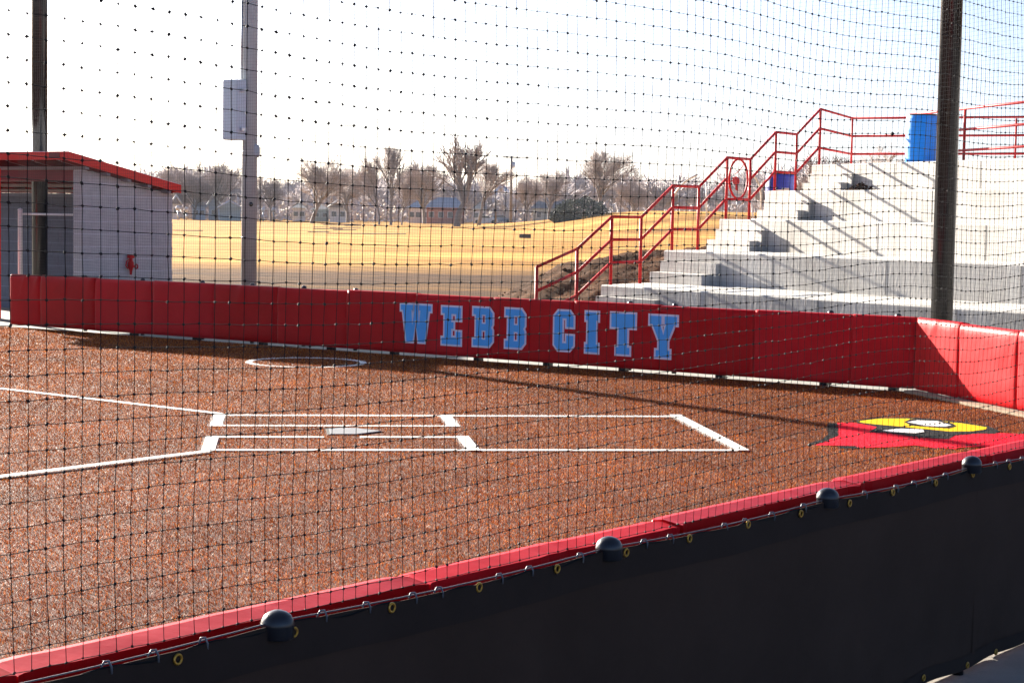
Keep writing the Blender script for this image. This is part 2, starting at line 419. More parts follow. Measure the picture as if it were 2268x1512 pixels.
pat = np.sin(bx_*2.1+by_*.7)*np.sin(by_*1.7-bx_*.6)+.6*np.sin(bx_*5.3+1)*np.sin(by_*4.1)
tint *= (1+.20*pat)[:, None]*rng.uniform(.75, 1.25, N)[:, None]
wh = np.array([.86, .84, .80]); jx_ = bx_+rng.normal(0, .009, N); jy_ = by_+rng.normal(0, .009, N)
for q in white_polys: tint[inside(jx_, jy_, q)] = wh*.97
dc = np.hypot(jx_-ring_c.x, jy_-ring_c.y); tint[(dc < ring_r) & (dc > ring_r-.075)] = wh
cols = {'black': (.028, .030, .030), 'red': (.80, .006, .04), 'yellow': (.85, .55, .01), 'white': (.74, .74, .74)}
for q, c in emblem_layers: tint[inside(jx_, jy_, q)] = cols[c]
plate_zone = (np.abs(bx_+.02) < .24) & (np.abs(by_) < .235)
az = rng.uniform(0, 2*math.pi, N); lean = rng.uniform(.3, 1.35, N); hh = rng.uniform(.0055, .013, N)*(1+.03*rr); ww = rng.uniform(.0008, .0017, N)*(1+.13*rr)
hh[plate_zone] *= .05
dx, dy = np.cos(az), np.sin(az); la = az+rng.uniform(-.6, .6, N)+math.pi/2
co = np.zeros((N, 3, 3), np.float32)
co[:, 0, 0] = bx_-dx*ww/2; co[:, 0, 1] = by_-dy*ww/2
co[:, 1, 0] = bx_+dx*ww/2; co[:, 1, 1] = by_+dy*ww/2
co[:, 2, 0] = bx_+np.cos(la)*hh*np.sin(lean); co[:, 2, 1] = by_+np.sin(la)*hh*np.sin(lean); co[:, 2, 2] = .004+hh*np.cos(lean)
me = bpy.data.meshes.new('turf_blades'); me.vertices.add(N*3); me.loops.add(N*3); me.polygons.add(N)
me.vertices.foreach_set('co', co.ravel()); me.loops.foreach_set('vertex_index', np.arange(N*3, dtype=np.int32))
me.polygons.foreach_set('loop_start', np.arange(0, N*3, 3, dtype=np.int32))
at_ = me.attributes.new('tint', 'FLOAT_COLOR', 'FACE'); rgba = np.ones((N, 4), np.float32); rgba[:, :3] = tint; at_.data.foreach_set('color', rgba.ravel())
me.update(calc_edges=True); me.materials.append(MATS['blades'])
o = bpy.data.objects.new('turf_blades', me); COL.objects.link(o); o['kind'] = 'stuff'
tag(o, 'short rust-brown artificial turf blades covering the infield', 'turf')

# home plate
hp = thing('home_plate', 'grey-white five-sided home plate between the two batters boxes', 'home plate', (0, 0, 0))
pp = [(-.216, -.216), (-.216, .216), (0, .216), (.216, 0), (0, -.216)]
mb = MB(); mb.add([(x, y, .0) for x, y in pp]+[(x, y, .012) for x, y in pp], [(4, 3, 2, 1, 0), (5, 6, 7, 8, 9)]+[(i, (i+1) % 5, 5+(i+1) % 5, 5+i) for i in range(5)]); mb.build('plate_top', 'plate_rubber', hp)
mb = MB(); q = [(x*1.10-.002, y*1.10) for x, y in pp]
mb.add([(x, y, .0) for x, y in q]+[(x, y, .007) for x, y in q], [(4, 3, 2, 1, 0), (5, 6, 7, 8, 9)]+[(i, (i+1) % 5, 5+(i+1) % 5, 5+i) for i in range(5)]); mb.build('plate_edge', 'plate_edge', hp)

# ------------------------------------------------------------------ padded walls
def pad_panel(o, d, nf, s0, s1, z0, z1, th, seed):
    """a padded vinyl panel: front face lightly quilted and creased; nf points to the field"""
    mb = MB(); nu, nv = 26, 14; vs = []; fs = []; rnd = random.Random(seed)
    cr = [(rnd.choice((.04, .96, .5))+rnd.uniform(-.05, .05), 1, rnd.uniform(.3, 1.6)*rnd.choice((-1, 1)), rnd.uniform(.004, .013)*rnd.choice((1, 1, -.7))) for _ in range(4)]
    def off(a, b_):
        e = min(a, 1-a)*(s1-s0); g = min(b_, 1-b_)*(z1-z0)
        f_ = -.022*math.exp(-e/.018)-.014*math.exp(-g/.03)
        for c0, c1, sl_, am in cr:
            dd = abs((a-c0)-(1-b_)*sl_*.35); f_ += am*math.exp(-(dd/.03)**2)*(b_**1.5)
        f_ += .004*noise.noise(V(a*3+seed*7, b_*3, seed))
        return f_
    for j in range(nv+1):
        for i in range(nu+1):
            a, b_ = i/nu, j/nv; a = .5-.5*math.cos(math.pi*a)*(.6+.4*abs(math.cos(math.pi*a))) if 0 < i < nu else a
            b_ = b_ if 0 < j < nv else b_
            vs.append(o+d*(s0+(s1-s0)*a)+nf*(th+off(a, b_))+Z*(z0+(z1-z0)*b_))
    for j in range(nv):
        for i in range(nu):
            q = j*(nu+1)+i; fs.append((q, q+1, q+nu+2, q+nu+1))
    # back rim and sides, top slightly domed
    nb0 = len(vs)
    top_f = [nv*(nu+1)+i for i in range(nu+1)]; bot_f = [i for i in range(nu+1)]
    for i in range(nu+1):
        a = i/nu; p_ = vs[top_f[i]]; vs.append(p_-nf*(th*.35)+Z*.007)
    for i in range(nu+1): vs.append(vs[top_f[i]]-nf*(th*1.0)-Z*.004)
    for i in range(nu+1): vs.append(vs[bot_f[i]]-nf*th)
    m1, m2, m3 = nb0, nb0+nu+1, nb0+2*(nu+1)
    for i in range(nu):
        fs += [(top_f[i], top_f[i+1], m1+i+1, m1+i), (m1+i, m1+i+1, m2+i+1, m2+i), (m2+i, m2+i+1, m3+i+1, m3+i), (m3+i, m3+i+1, bot_f[i+1], bot_f[i])]
    n_smooth = nu*nv; fs.append(tuple([j*(nu+1) for j in range(nv+1)]+[m1, m2, m3])); fs.append(tuple([j*(nu+1)+nu for j in range(nv, -1, -1)]+[m3+nu, m2+nu, m1+nu]))
    mb.add(vs, fs, True); mb.sm = [i < n_smooth for i in range(len(fs))]; return mb
TH = .09
lw = thing('padded_wall', 'long shaded red padded wall lettered WEBB CITY, behind the batters boxes', 'padded wall', (W0.x, W0.y, 0), 'padded walls around the infield')
seams = [wall_s(*q) for q in ((20, 660), (87, 620), (208, 625), (336, 632), (471, 640), (612, 648), (766, 655), (920, 662), (1088, 668), (1269, 678), (1460, 688), (1670, 700), (1885, 712), (2024, 720))]
Wg = V(W0.x, W0.y, 0)+WN*TH
for i in range(len(seams)-1):
    mb = pad_panel(Wg, WD, -WN, seams[i]+.002, seams[i+1]-.002, GAP, WH+.006*math.sin(i*2.3), TH, i+1)
    mb.build('wall_pad', VIN[(i*5+i//3) % 6], lw)
for q in ((290, 745), (429, 750), (576, 762), (727, 775), (867, 785), (1053, 800), (1207, 810), (1375, 820), (1590, 836), (1821, 853), (1974, 864)):
    s_ = wall_s(*q); mb = MB(); mb.box(Wg, WD, WN, Z, s_-.045, s_+.045, -TH*.8, .02, -.01, GAP+.12); mb.build('foot', 'black_pole', lw)
# rear frame behind the pads and its low domed post tops
mb = MB(); mb.box(Wg, WD, WN, Z, S_L, S_R, .004, .035, GAP+.02, WH-.03); mb.build('backing_board', 'black_pole', lw)
for u_, v_ in ((540, 655), (770, 650), (430, 628), (297, 626), (2, 640), (1826, 690), (1976, 697), (1380, 668), (170, 618), (655, 640), (1480, 677)):
    s_ = wall_s(u_, v_)
    if S_L < s_ < S_R:
        c = Wg+WD*s_+WN*.08; mb = MB(); mb.lathe(c, [(.03, 0), (.03, WH-.01), (.036, WH-.005), (.034, WH+.015), (.02, WH+.03), (.002, WH+.034)], 12); mb.build('frame_post', 'cap', lw)
rw = thing('padded_wall', 'sunlit red padded wall section turning the corner below the right net pole', 'padded wall', CORNER[:], 'padded walls around the infield')
rs = [0.0]
def right_s(u_, v_):
    q = on_plane(u_, v_, CORNER, RN); return (q-CORNER).dot(RD)
rs += [right_s(2121, 800), right_s(2249, 850)]
while rs[-1] < R_LEN-.6: rs.append(rs[-1]+1.05)
CR = CORNER-RNf*TH
for i in range(len(rs)-1):
    mb = pad_panel(CR, RD, RNf, rs[i]+.002-(.0 if i else -.0), rs[i+1]-.002, GAP, WH+.005*math.cos(i*3), TH, 40+i); mb.build('wall_pad', 'red_vinyl', rw)
    mb = MB(); mb.box(CR, RD, RNf, Z, rs[i]+.3, rs[i]+.39, 0, TH*.8, -.01, GAP+.1); mb.build('foot', 'black_pole', rw)
mb = MB(); mb.box(CR, RD, RNf, Z, .0, R_LEN-.3, -.035, -.004, GAP+.02, WH-.03); mb.build('backing_board', 'black_pole', rw)
mb = MB(); c = CR+RD*right_s(2262, 740)-RNf*.08; mb.lathe(c, [(.03, 0), (.03, WH-.01), (.036, WH), (.02, WH+.03), (.002, WH+.034)], 12); mb.build('frame_post', 'cap', rw)

# letters
def offset_poly(p, d):
    n_ = len(p); out = []; area = sum(p[i][0]*p[(i+1) % n_][1]-p[(i+1) % n_][0]*p[i][1] for i in range(n_))
    sg = 1 if area > 0 else -1
    for i in range(n_):
        a, b_, c = V(*p[i-1]), V(*p[i]), V(*p[(i+1) % n_])
        d1, d2 = (b_-a).normalized(), (c-b_).normalized()
        n1, n2 = V(d1.y, -d1.x)*sg, V(d2.y, -d2.x)*sg; m_ = n1+n2
        k = d/max(.35, 1+n1.dot(n2))
        out.append((b_.x+m_.x*k, b_.y+m_.y*k))
    return out
GL = {
 'W': [[(0, 1), (.40, 1), (.40, .86), (.35, .86), (.385, .42), (.455, .86), (.455, 1), (.60, 1), (.60, .86), (.615, .42)][:6] + [(.46, 1), (.56, 1), (.61, .42), (.655, .86), (.61, .86), (.61, 1), (1, 1), (1, .85), (.93, .85), (.80, 0), (.60, 0), (.50, .56), (.40, 0), (.20, 0), (.07, .85), (0, .85)]],
 'E': [[(0, 1), (1, 1), (1, .66), (.76, .66), (.76, .82), (.50, .82), (.50, .60), (.62, .60), (.62, .42), (.50, .42), (.50, .19), (.76, .19), (.76, .35), (1, .35), (1, 0), (0, 0), (0, .17), (.14, .17), (.14, .83), (0, .83)]],
 'B': [[(0, 1), (.82, 1), (1, .87), (1, .58), (.93, .5), (1, .42), (1, .13), (.82, 0), (0, 0), (0, .17), (.14, .17), (.14, .83), (0, .83)], [(.44, .59), (.64, .59), (.64, .83), (.44, .83)], [(.44, .17), (.64, .17), (.64, .41), (.44, .41)]],
 'C': [[(.20, 1), (.80, 1), (1, .87), (1, .60), (.64, .60), (.64, .82), (.42, .82), (.42, .18), (.64, .18), (.64, .38), (1, .38), (1, .13), (.80, 0), (.20, 0), (0, .13), (0, .87)]],
 'I': [[(0, 1), (1, 1), (1, .80), (.84, .80), (.84, .2), (1, .2), (1, 0), (0, 0), (0, .2), (.16, .2), (.16, .8), (0, .8)]],
 'T': [[(0, 1), (1, 1), (1, .66), (.68, .66), (.68, .17), (.78, .17), (.78, 0), (.22, 0), (.22, .17), (.32, .17), (.32, .66), (0, .66)]],
 'Y': [[(0, 1), (.43, 1), (.43, .80), (.39, .80), (.51, .54), (.60, .80), (.55, .80), (.55, 1), (1, 1), (1, .80), (.90, .80), (.67, .40), (.67, .17), (.75, .17), (.75, 0), (.24, 0), (.24, .17), (.35, .17), (.35, .40), (.10, .80), (0, .80)]],
}
def letter_mesh(loops, base, sx, z0, proud):
    mb = MB(); L3 = [[V(x, y, 0) for x, y in lp] for lp in loops]
    tr = tessellate_polygon(L3); flat = [p for lp in loops for p in lp]; n_ = len(flat)
    P = lambda x, y, d_: base+WD*(sx+x)+Z*(z0+y)-WN*d_
    vs = [P(x, y, proud) for x, y in flat]+[P(x, y, proud-.003) for x, y in flat]; fs = [tuple(t) for t in tr] if len(loops) > 1 else [tuple(range(n_))]
    o_ = 0
    for lp in loops:
        k = len(lp)
        for i in range(k): fs.append((o_+i, o_+(i+1) % k, n_+o_+(i+1) % k, n_+o_+i))
        o_ += k
    mb.add(vs, fs); return mb
cx0 = lambda x: 860+x/3.24
cy0 = lambda y: 640+y/3.24
for ch, xa, xb2, ya, yb in (('W', 83, 318, 102, 391), ('E', 378, 533, 117, 410), ('B', 602, 762, 124, 421), ('B', 833, 993, 132, 434), ('C', 1183, 1343, 145, 452), ('I', 1408, 1520, 153, 467), ('T', 1590, 1785, 163, 482), ('Y', 1865, 2085, 180, 505)):
    sa, zt = wall_p(cx0(xa), cy0((ya+yb)/2)); sb, _ = wall_p(cx0(xb2), cy0((ya+yb)/2))
    um = cx0((xa+xb2)/2); _, zt = wall_p(um, cy0(ya)); _, zb = wall_p(um, cy0(yb))
    bd = .024
    wx, hy = sb-sa-2*bd, zt-zb-2*bd
    lp = [[(x*wx, y*hy) for x, y in l_] for l_ in GL[ch]]
    outer = [offset_poly(lp[0], bd)]+[offset_poly(l_, -bd*.7) for l_ in lp[1:]]
    base_ = Wg-WN*(TH+.004)
    a = letter_mesh(outer, base_, sa+bd, zb+bd, .004).build('letter', 'white_print', lw, recalc=False)
    a['label'] = 'block letter %s, light blue with a white outline' % ch
    letter_mesh(lp, base_, sa+bd, zb+bd, .008).build('letter_face', 'blue_print', a, recalc=False)

# near padded wall and fence
nw = thing('padded_wall', 'red padded wall seen from behind above the black windscreen in front', 'padded wall', F0[:], 'padded walls around the infield')
NF = -FN; NG = F0+NF*.10
ns = [fence_p(*q)[0] for q in ((82, 1490), (993, 1275), (1550, 1150), (1940, 1060))]
ns = [ns[0]-2.6, ns[0]-1.3]+ns+[ns[-1]+1.2*(k+1) for k in range(5)]
for i in range(len(ns)-1):
    mb = pad_panel(NG, FD, NF, ns[i]+.004, ns[i+1]-.004, .045, .855+.004*math.sin(i*1.7), .118, 80+i)
    o = mb.build('wall_pad', VIN[(i*5+1) % 6], nw)
fen = thing('fence', 'low fence with black domed posts and cable carrying the windscreen', 'fence', F0[:])
caps = [fence_p(*q)[0] for q in ((603, 1380), (1338, 1210), (1823, 1105), (2143, 1035))]
caps = [caps[0]-1.34]+caps+[caps[-1]+1.2, caps[-1]+2.4]
for s_ in caps:
    c = F0+FD*s_-FN*.014
    mb = MB(); mb.lathe(c, [(.024, -.03), (.024, .80)], 14); p_ = mb.build('post', 'black_pole', fen)
    mb = MB(); mb.lathe(c+FN*.032, [(.036, .828), (.039, .831), (.039, .856), (.0405, .859), (.0405, .864), (.038, .874), (.032, .884), (.022, .8915), (.011, .8955), (.001, .897)], 28); mb.build('post_cap', 'cap', p_)
S0, S1 = caps[0]-1.2, caps[-1]+.9
ZT = .862          # height of the cable
def cable_z(s_):
    k = 0
    for a, b_ in zip(caps, caps[1:]):
        if a <= s_ <= b_: k = 4*((s_-a)/(b_-a))*(1-(s_-a)/(b_-a)); break
    return ZT+.004-.012*k-.0045*(s_-.5)
pts = [F0+FD*s_+FN*.012+Z*cable_z(s_) for s_ in np.linspace(S0, S1, 90)]
MB().tube(pts, .0020, 6).build('top_cable', 'cable', fen)
pts = [F0+FD*s_+FN*.020+Z*(cable_z(s_)-.010+.006*math.sin(s_*21)) for s_ in np.linspace(S0, S1, 260)]
MB().tube(pts, .0028, 5).build('lacing', 'net', fen)
ties = [fence_p(*q)[0] for q in ((228, 1478), (332, 1455), (441, 1432), (705, 1365), (802, 1343), (905, 1320), (963, 1305), (1096, 1275), (1163, 1260), (1275, 1235), (1417, 1202), (1475, 1190), (1595, 1165), (1640, 1155), (1700, 1143), (1770, 1127), (1815, 1115), (1905, 1100), (1975, 1080), (2015, 1068), (2050, 1060), (2085, 1055), (2195, 1030), (2225, 1024), (2255, 1018))]
for s_ in ties:
    c = F0+FD*s_+FN*.016+Z*cable_z(s_); mb = MB()
    a = random.uniform(-.3, .3)
    mb.tube([c+FN*.008-Z*.020+FD*.004, c+FN*.012-Z*.004, c+FN*.008+Z*.009-FD*.004, c+FD*(-.010)+Z*.008, c+FD*(-.016+a*.02)-Z*.004], .0026, 6); mb.build('cable_tie', 'tie', fen)

# windscreen
ws = thing('windscreen', 'black fabric windscreen with brass eyelets stretched along the near fence', 'windscreen', F0[:])
mb = MB(); nu, nv = 150, 12; vs = []; fs = []
ZB = fence_p(2145, 1475, .02)[1]-.004
for j in range(nv+1):
    for i in range(nu+1):
        s_ = S0+(S1-S0)*i/nu; t = j/nv
        zt = cable_z(s_)-.006; zb = ZB+.010*abs(math.sin(s_*4.7))+.006*math.sin(s_*11)
        o_ = .022+.008*math.sin(s_*3.1+.8)*math.sin(math.pi*t)+.006*noise.noise(V(s_*2.2, t*2, 0))+.003*math.sin(s_*19)*(t > .8)
        vs.append(F0+FD*s_+FN*(o_-.002)+Z*(zb+(zt-zb)*t))
for j in range(nv):
    for i in range(nu):
        q = j*(nu+1)+i; fs.append((q, q+1, q+nu+2, q+nu+1))
mb.add(vs, fs, True); o = mb.build('screen_fabric', 'screen', ws, recalc=False)
sm_ = o.modifiers.new('thickness', 'SOLIDIFY'); sm_.thickness = .002
hem = MB(); vs = []; fs = []
for band in ((.885, 1.0), (0, .07)):
    o0 = len(vs)
    for i in range(nu+1):
        s_ = S0+(S1-S0)*i/nu; zt = cable_z(s_)-.005; zb = ZB+.010*abs(math.sin(s_*4.7))+.006*math.sin(s_*11)
        for t in band:
            o_ = .022+.008*math.sin(s_*3.1+.8)*math.sin(math.pi*t)+.006*noise.noise(V(s_*2.2, t*2, 0))+.003*math.sin(s_*19)*(t > .8)
            vs.append(F0+FD*s_+FN*(o_+.0015)+Z*(zb+(zt-zb)*t))
    for i in range(nu): fs.append((o0+2*i, o0+2*i+2, o0+2*i+3, o0+2*i+1))
hem.add(vs, fs, True); hem.build('hem', 'screen_hem', ws, recalc=False)
for s_ in (caps[4]+.05,):
    mb = MB(); mb.box(F0+FD*s_, FD, FN, Z, 0, .03, .0238, .0243, ZB+.05, ZT-.10); mb.build('seam', 'screen', ws)
grom = [fence_p(*q, .027) for q in ((394, 1459), (651, 1399), (868, 1345), (1061, 1300), (1234, 1259), (1387, 1223), (1527, 1192), (1657, 1161), (1774, 1137), (1882, 1114), (1978, 1090), (2073, 1069), (2155, 1050), (2236, 1033))]
gsp = (grom[9][0]-grom[0][0])/9
tm = MB(); tm.torus(V(0, 0, 0), FN, .0108, .0036, 16, 6)
g0 = None
gl = [(s_, z_) for s_, z_ in grom]+[(grom[0][0]-gsp, grom[0][1]), (grom[0][0]-2*gsp, grom[0][1])]+[fence_p(*q, .027) for q in ((2206, 1443), (2143, 1472), (2046, 1500), (1905, 1540))]
tmesh = None
for s_, z_ in gl:
    c = F0+FD*s_+FN*(.027)+Z*z_
    if tmesh is None:
        tmp = tm.build('eyelet', 'brass', None); tmesh = tmp.data; tmp.parent = ws; tmp.location = c-F0; 
    else: shared('eyelet', tmesh, ws, c)

# ------------------------------------------------------------------ nets
def strand_mesh(lines_, r, name, m, nsides=4):
    """many polylines (arrays k x 3) as thin prisms, joined"""
    V_, F_ = [], []; o_ = 0
    for L_ in lines_:
        L_ = np.asarray(L_, float); k = len(L_)
        d = np.gradient(L_, axis=0); d /= np.linalg.norm(d, axis=1)[:, None]
        ref = np.array([0, 0, 1.]) if abs(d[0, 2]) < .8 else np.array([FN.x, FN.y, 0])
        x = np.cross(d, ref); x /= np.linalg.norm(x, axis=1)[:, None]; y = np.cross(x, d)
        ring = []
        for j in range(nsides):
            a = 2*math.pi*j/nsides+.4; ring.append(L_+r*(x*math.cos(a)+y*math.sin(a)))
        R_ = np.stack(ring, 1).reshape(-1, 3); V_.append(R_)
        i = np.arange(k-1)[:, None]*nsides; j = np.arange(nsides)[None, :]
        q = np.stack([i+j, i+(j+1) % nsides, i+nsides+(j+1) % nsides, i+nsides+j], -1).reshape(-1, 4)+o_
        F_.append(q); o_ += k*nsides
    V_ = np.concatenate(V_); F_ = np.concatenate(F_)
    return V_, F_
def np_mesh(name, Vv, Ff, m, smooth=True):
    me = bpy.data.meshes.new(name); k = Ff.shape[1]
    me.vertices.add(len(Vv)); me.loops.add(Ff.size); me.polygons.add(len(Ff))
    me.vertices.foreach_set('co', Vv.astype(np.float32).ravel()); me.loops.foreach_set('vertex_index', Ff.astype(np.int32).ravel())
    me.polygons.foreach_set('loop_start', np.arange(0, Ff.size, k, dtype=np.int32))
    me.polygons.foreach_set('use_smooth', np.full(len(Ff), smooth)); me.update(calc_edges=True); me.materials.append(MATS[m]); return me
def add_part(name, me, parent, kind=None):
    o = bpy.data.objects.new(name, me); COL.objects.link(o); o.parent = parent
    if parent: o.location = -parent_origin(parent)
    if kind: o['kind'] = kind
    return o
CW, CH = .0455, .0500
net_z0 = ZT+.004; ncol = int((S1-S0+.3)/CW); nrow = int((4.4-net_z0)/CH)
# phase: a strand is seen at x=20 of the photograph, near height
s_ref = fence_p(20, 400)[0]; s_start = s_ref-CW*math.ceil((s_ref-S0)/CW)
fx, fy, fn_ = np.array(FD[:]), np.array([0, 0, 1.]), np.array(NF[:])
gi, gj = np.meshgrid(np.arange(ncol+1), np.arange(nrow+1), indexing='ij')
sg = s_start+gi*CW; zg = net_z0+gj*CH
def smooth_noise(a, b_, sd):
    r_ = np.random.default_rng(sd); o_ = np.zeros_like(a, float)
    for k in range(7):
        fa, fb, ph, ph2 = r_.uniform(.6, 5.2), r_.uniform(.3, 2.6), r_.uniform(0, 6.3), r_.uniform(0, 6.3)
        o_ += np.sin(a*fa+ph+np.sin(b_*fb+ph2)*1.2)/(.8+fa*.6)
    return o_
damp = np.clip(1.25-(zg-net_z0)*.35, .35, 1.0)*np.clip((zg-net_z0)/.05, .15, 1)
zg = zg+.020*smooth_noise(sg, zg, 3)*damp+rng.normal(0, .0009, zg.shape)
sg = sg+.0045*smooth_noise(zg*1.4, sg*.7, 5)+rng.normal(0, .0008, sg.shape)
og = .045+.018*smooth_noise(sg*.8, zg*1.1, 9)*np.clip((zg-net_z0)/.3, .05, 1)+.0
P3 = np.array(F0[:])[None, None]+fx*sg[..., None]+fy*zg[..., None]+fn_*og[..., None]
nn = thing('backstop_net', 'knotted black safety net hanging above the near fence, closest to the viewer', 'net', F0[:], 'safety nets of the backstop')
Vv, Ff = strand_mesh([P3[i] for i in range(ncol+1)]+[P3[:, j] for j in range(nrow+1)], .0009, '', '')
add_part('netting', np_mesh('netting', Vv, Ff, 'net'), nn)
# knots
kv = np.array([[1.15, 0, 0], [-1.15, 0, 0], [0, 1, 0], [0, -1, 0], [0, 0, .8], [0, 0, -.8]])*.0048
kf = np.array([[0, 2, 4], [2, 1, 4], [1, 3, 4], [3, 0, 4], [2, 0, 5], [1, 2, 5], [3, 1, 5], [0, 3, 5]])
C3 = P3.reshape(-1, 3); nk = len(C3)
th_ = rng.uniform(-.7, .7, nk); sc_ = rng.uniform(.75, 1.2, nk)*np.where(rng.random(nk) < .0005, 1.9, 1)
ex = fx[None]*np.cos(th_)[:, None]+fy[None]*np.sin(th_)[:, None]; ez = -fx[None]*np.sin(th_)[:, None]+fy[None]*np.cos(th_)[:, None]
KV = C3[:, None]+sc_[:, None, None]*(kv[None, :, 0:1]*ex[:, None]+kv[None, :, 2:3]*ez[:, None]+kv[None, :, 1:2]*fn_[None, None])
KF = (kf[None]+np.arange(nk)[:, None, None]*6).reshape(-1, 3)
add_part('knots', np_mesh('knots', KV.reshape(-1, 3), KF, 'knot', False), nn, 'stuff')

# far net above the lettered wall, between the two tall poles and round the corner
LP = at(88, 610, 31.6); LP.z = 0
RP = at(2086, 690, 20.75); RP.z = 0
fnet = thing('backstop_net', 'fine dark safety net above the lettered wall, hardly visible against the meadow', 'net', (W0.x, W0.y, 0), 'safety nets of the backstop')
cell = .0445; Ls = []
A_ = Wg+WD*(S_L)+WN*.10; B_ = Wg+WD*(S_R-.02)+WN*.10; B_.z = 0; A_.z = 0
for (a, b_) in ((A_, B_), (B_, CR+RD*(R_LEN-.4)-RNf*.10)):
    Lh = (b_-a).length; d_ = (b_-a).normalized(); nvert = int(Lh/cell)
    for i in range(nvert):
        s_ = i*cell+.01; z_ = np.linspace(WH-.05, 6.2, 7)
        off_ = .05*np.sin(z_*.9+s_*.5)
        q = np.array([[a.x+d_.x*s_+.02*math.sin(s_*2), a.y+d_.y*s_+o__*.4, zz] for zz, o__ in zip(z_, off_)]); Ls.append(q)
    for j in range(int(5.4/cell)):
        z_ = WH-.05+j*cell; ss = np.linspace(0, Lh, max(6, int(Lh/.5)))
        q = np.stack([a.x+d_.x*ss+.02*np.sin(ss*2), a.y+d_.y*ss+.4*.05*np.sin(z_*.9+ss*.5), z_+.02*np.sin(ss*1.3+.3*z_)], 1); Ls.append(q)
Vv, Ff = strand_mesh(Ls, .0009, '', '', 3)
add_part('netting', np_mesh('netting', Vv, Ff, 'net'), fnet)

# ------------------------------------------------------------------ poles
def net_pole(base, r, label):
    t = thing('net_pole', label, 'pole', base[:], 'tall black net poles')
    mb = MB(); mb.lathe(base, [(r, -.05), (r, 6.6), (r*.98, 6.62), (.01, 6.66)], 32); mb.build('shaft', 'black_pole', t)
    mb = MB(); mb.lathe(base, [(r+.10, -.02), (r+.10, .02)], 24); mb.build('base_plate', 'black_pole', t)
    mb = MB(); mb.torus(base+Z*6.2, Z, r+.012, .01, 20); mb.build('cable_band', 'galvanised', t)
    return t
net_pole(LP, .128, 'thick black net pole standing behind the left end of the lettered wall')
net_pole(RP, .118, 'thick black net pole standing behind the wall corner beside the blue drum')
lpb = at(551, 632, 36); lpb.z = -.05
lt = thing('light_pole', 'tall grey light pole with an electrical cabinet strapped to its side', 'light pole', lpb[:])
mb = MB(); mb.lathe(lpb, [(.150, 0), (.136, 9.0), (.125, 13.0)], 24); mb.build('shaft', 'grey_pole', lt)
ax_ = RT.copy(); ax_.z = 0; ax_.normalize(); ay_ = V(-ax_.y, ax_.x, 0)
def atz(u_, v_, d_): return at(u_, v_, d_).z
z_t, z_b = atz(520, 178, 36), atz(520, 311, 36)
e1 = (ax_*.80+ay_*-.6).normalized(); e2 = V(-e1.y, e1.x, 0)
c = lpb-ax_*.285-ay_*.10; c.z = 0
mb = MB(); mb.box(c, e1, e2, Z, -.18, .21, -.13, .13, z_b, z_t, bev=.012); cb = mb.build('cabinet', 'box_grey', lt)
mb = MB(); mb.box(c, e1, e2, Z, -.165, .195, -.142, -.132, z_b+.03, z_t-.03); mb.build('cabinet_door', 'box_grey', cb)
for k in (0, 1):
    mb = MB(); zz = z_b+.2 if k == 0 else z_t-.2; mb.box(c, e1, e2, Z, .21, .28, -.06, .06, zz-.03, zz+.03); mb.build('bracket', 'galvanised', lt)
mb = MB(); q = lpb-ax_*.16; mb.tube([q+Z*(z_t+.05), q+Z*(z_t+.9), q+Z*(z_t+1.6)], .028, 8); mb.build('conduit', 'galvanised', lt)
mb = MB(); q = lpb+ax_*.13-ay_*.05; zz = atz(566, 330, 36); mb.lathe(q+Z*(zz-.12), [(.05, 0), (.075, .05), (.075, .2), (.05, .25)], 12); mb.build('hand_hole_cover', 'grey_pole', lt)
mb = MB(); q = lpb+ax_*.05-ay_*.135; zz = atz(563, 447, 36); mb.lathe(q+Z*zz, [(.04, -.01), (.04, .02)], 14, axis=-ay_); mb.build('access_port', 'black_pole', lt)
for zz in (z_t+1.2, z_b-.15, z_b-1.8):
    mb = MB(); mb.torus(lpb+Z*zz, Z, .146, .006, 20); mb.build('strap', 'galvanised', lt)

# ------------------------------------------------------------------ dugout
DF = at(181, 500, 30.35); DF.z = 0                      # front right corner of the side wall
dg = thing('dugout', 'dugout of grey concrete blocks with a red-edged shed roof', 'dugout', DF[:])
DL = -WD; DB = WN                                       # to the left along the front, and to the back
DEP = 2.05; TW = .20
def u_hit(u_, P, D):                                     # distance along P+t*D where it crosses picture column u
    k = (u_-PW/2)/F; d_ = P-EYE
    return (k*d_.dot(_fw)-d_.dot(RT))/(D.dot(RT)-k*D.dot(_fw))
DEP = u_hit(381, DF, DB)
Hf, Hb = 2.47, 2.08
mb = MB(); P = lambda a, b_, z: DF+DL*a+DB*b_+Z*z
core = MB(); core.hexa([P(.006, .006, -.05), P(TW-.006, .006, -.05), P(TW-.006, DEP-.006, -.05), P(.006, DEP-.006, -.05), P(.006, .006, Hf-.02), P(TW-.006, .006, Hf-.02), P(TW-.006, DEP-.006, Hb-.02), P(.006, DEP-.006, Hb-.02)])
core.build('mortar_core', 'mortar', dg)
bl, bh, g = .40, .203, .013
cut = lambda b_: Hf+(Hb-Hf)*b_/DEP
row = 0; z_ = 0.0
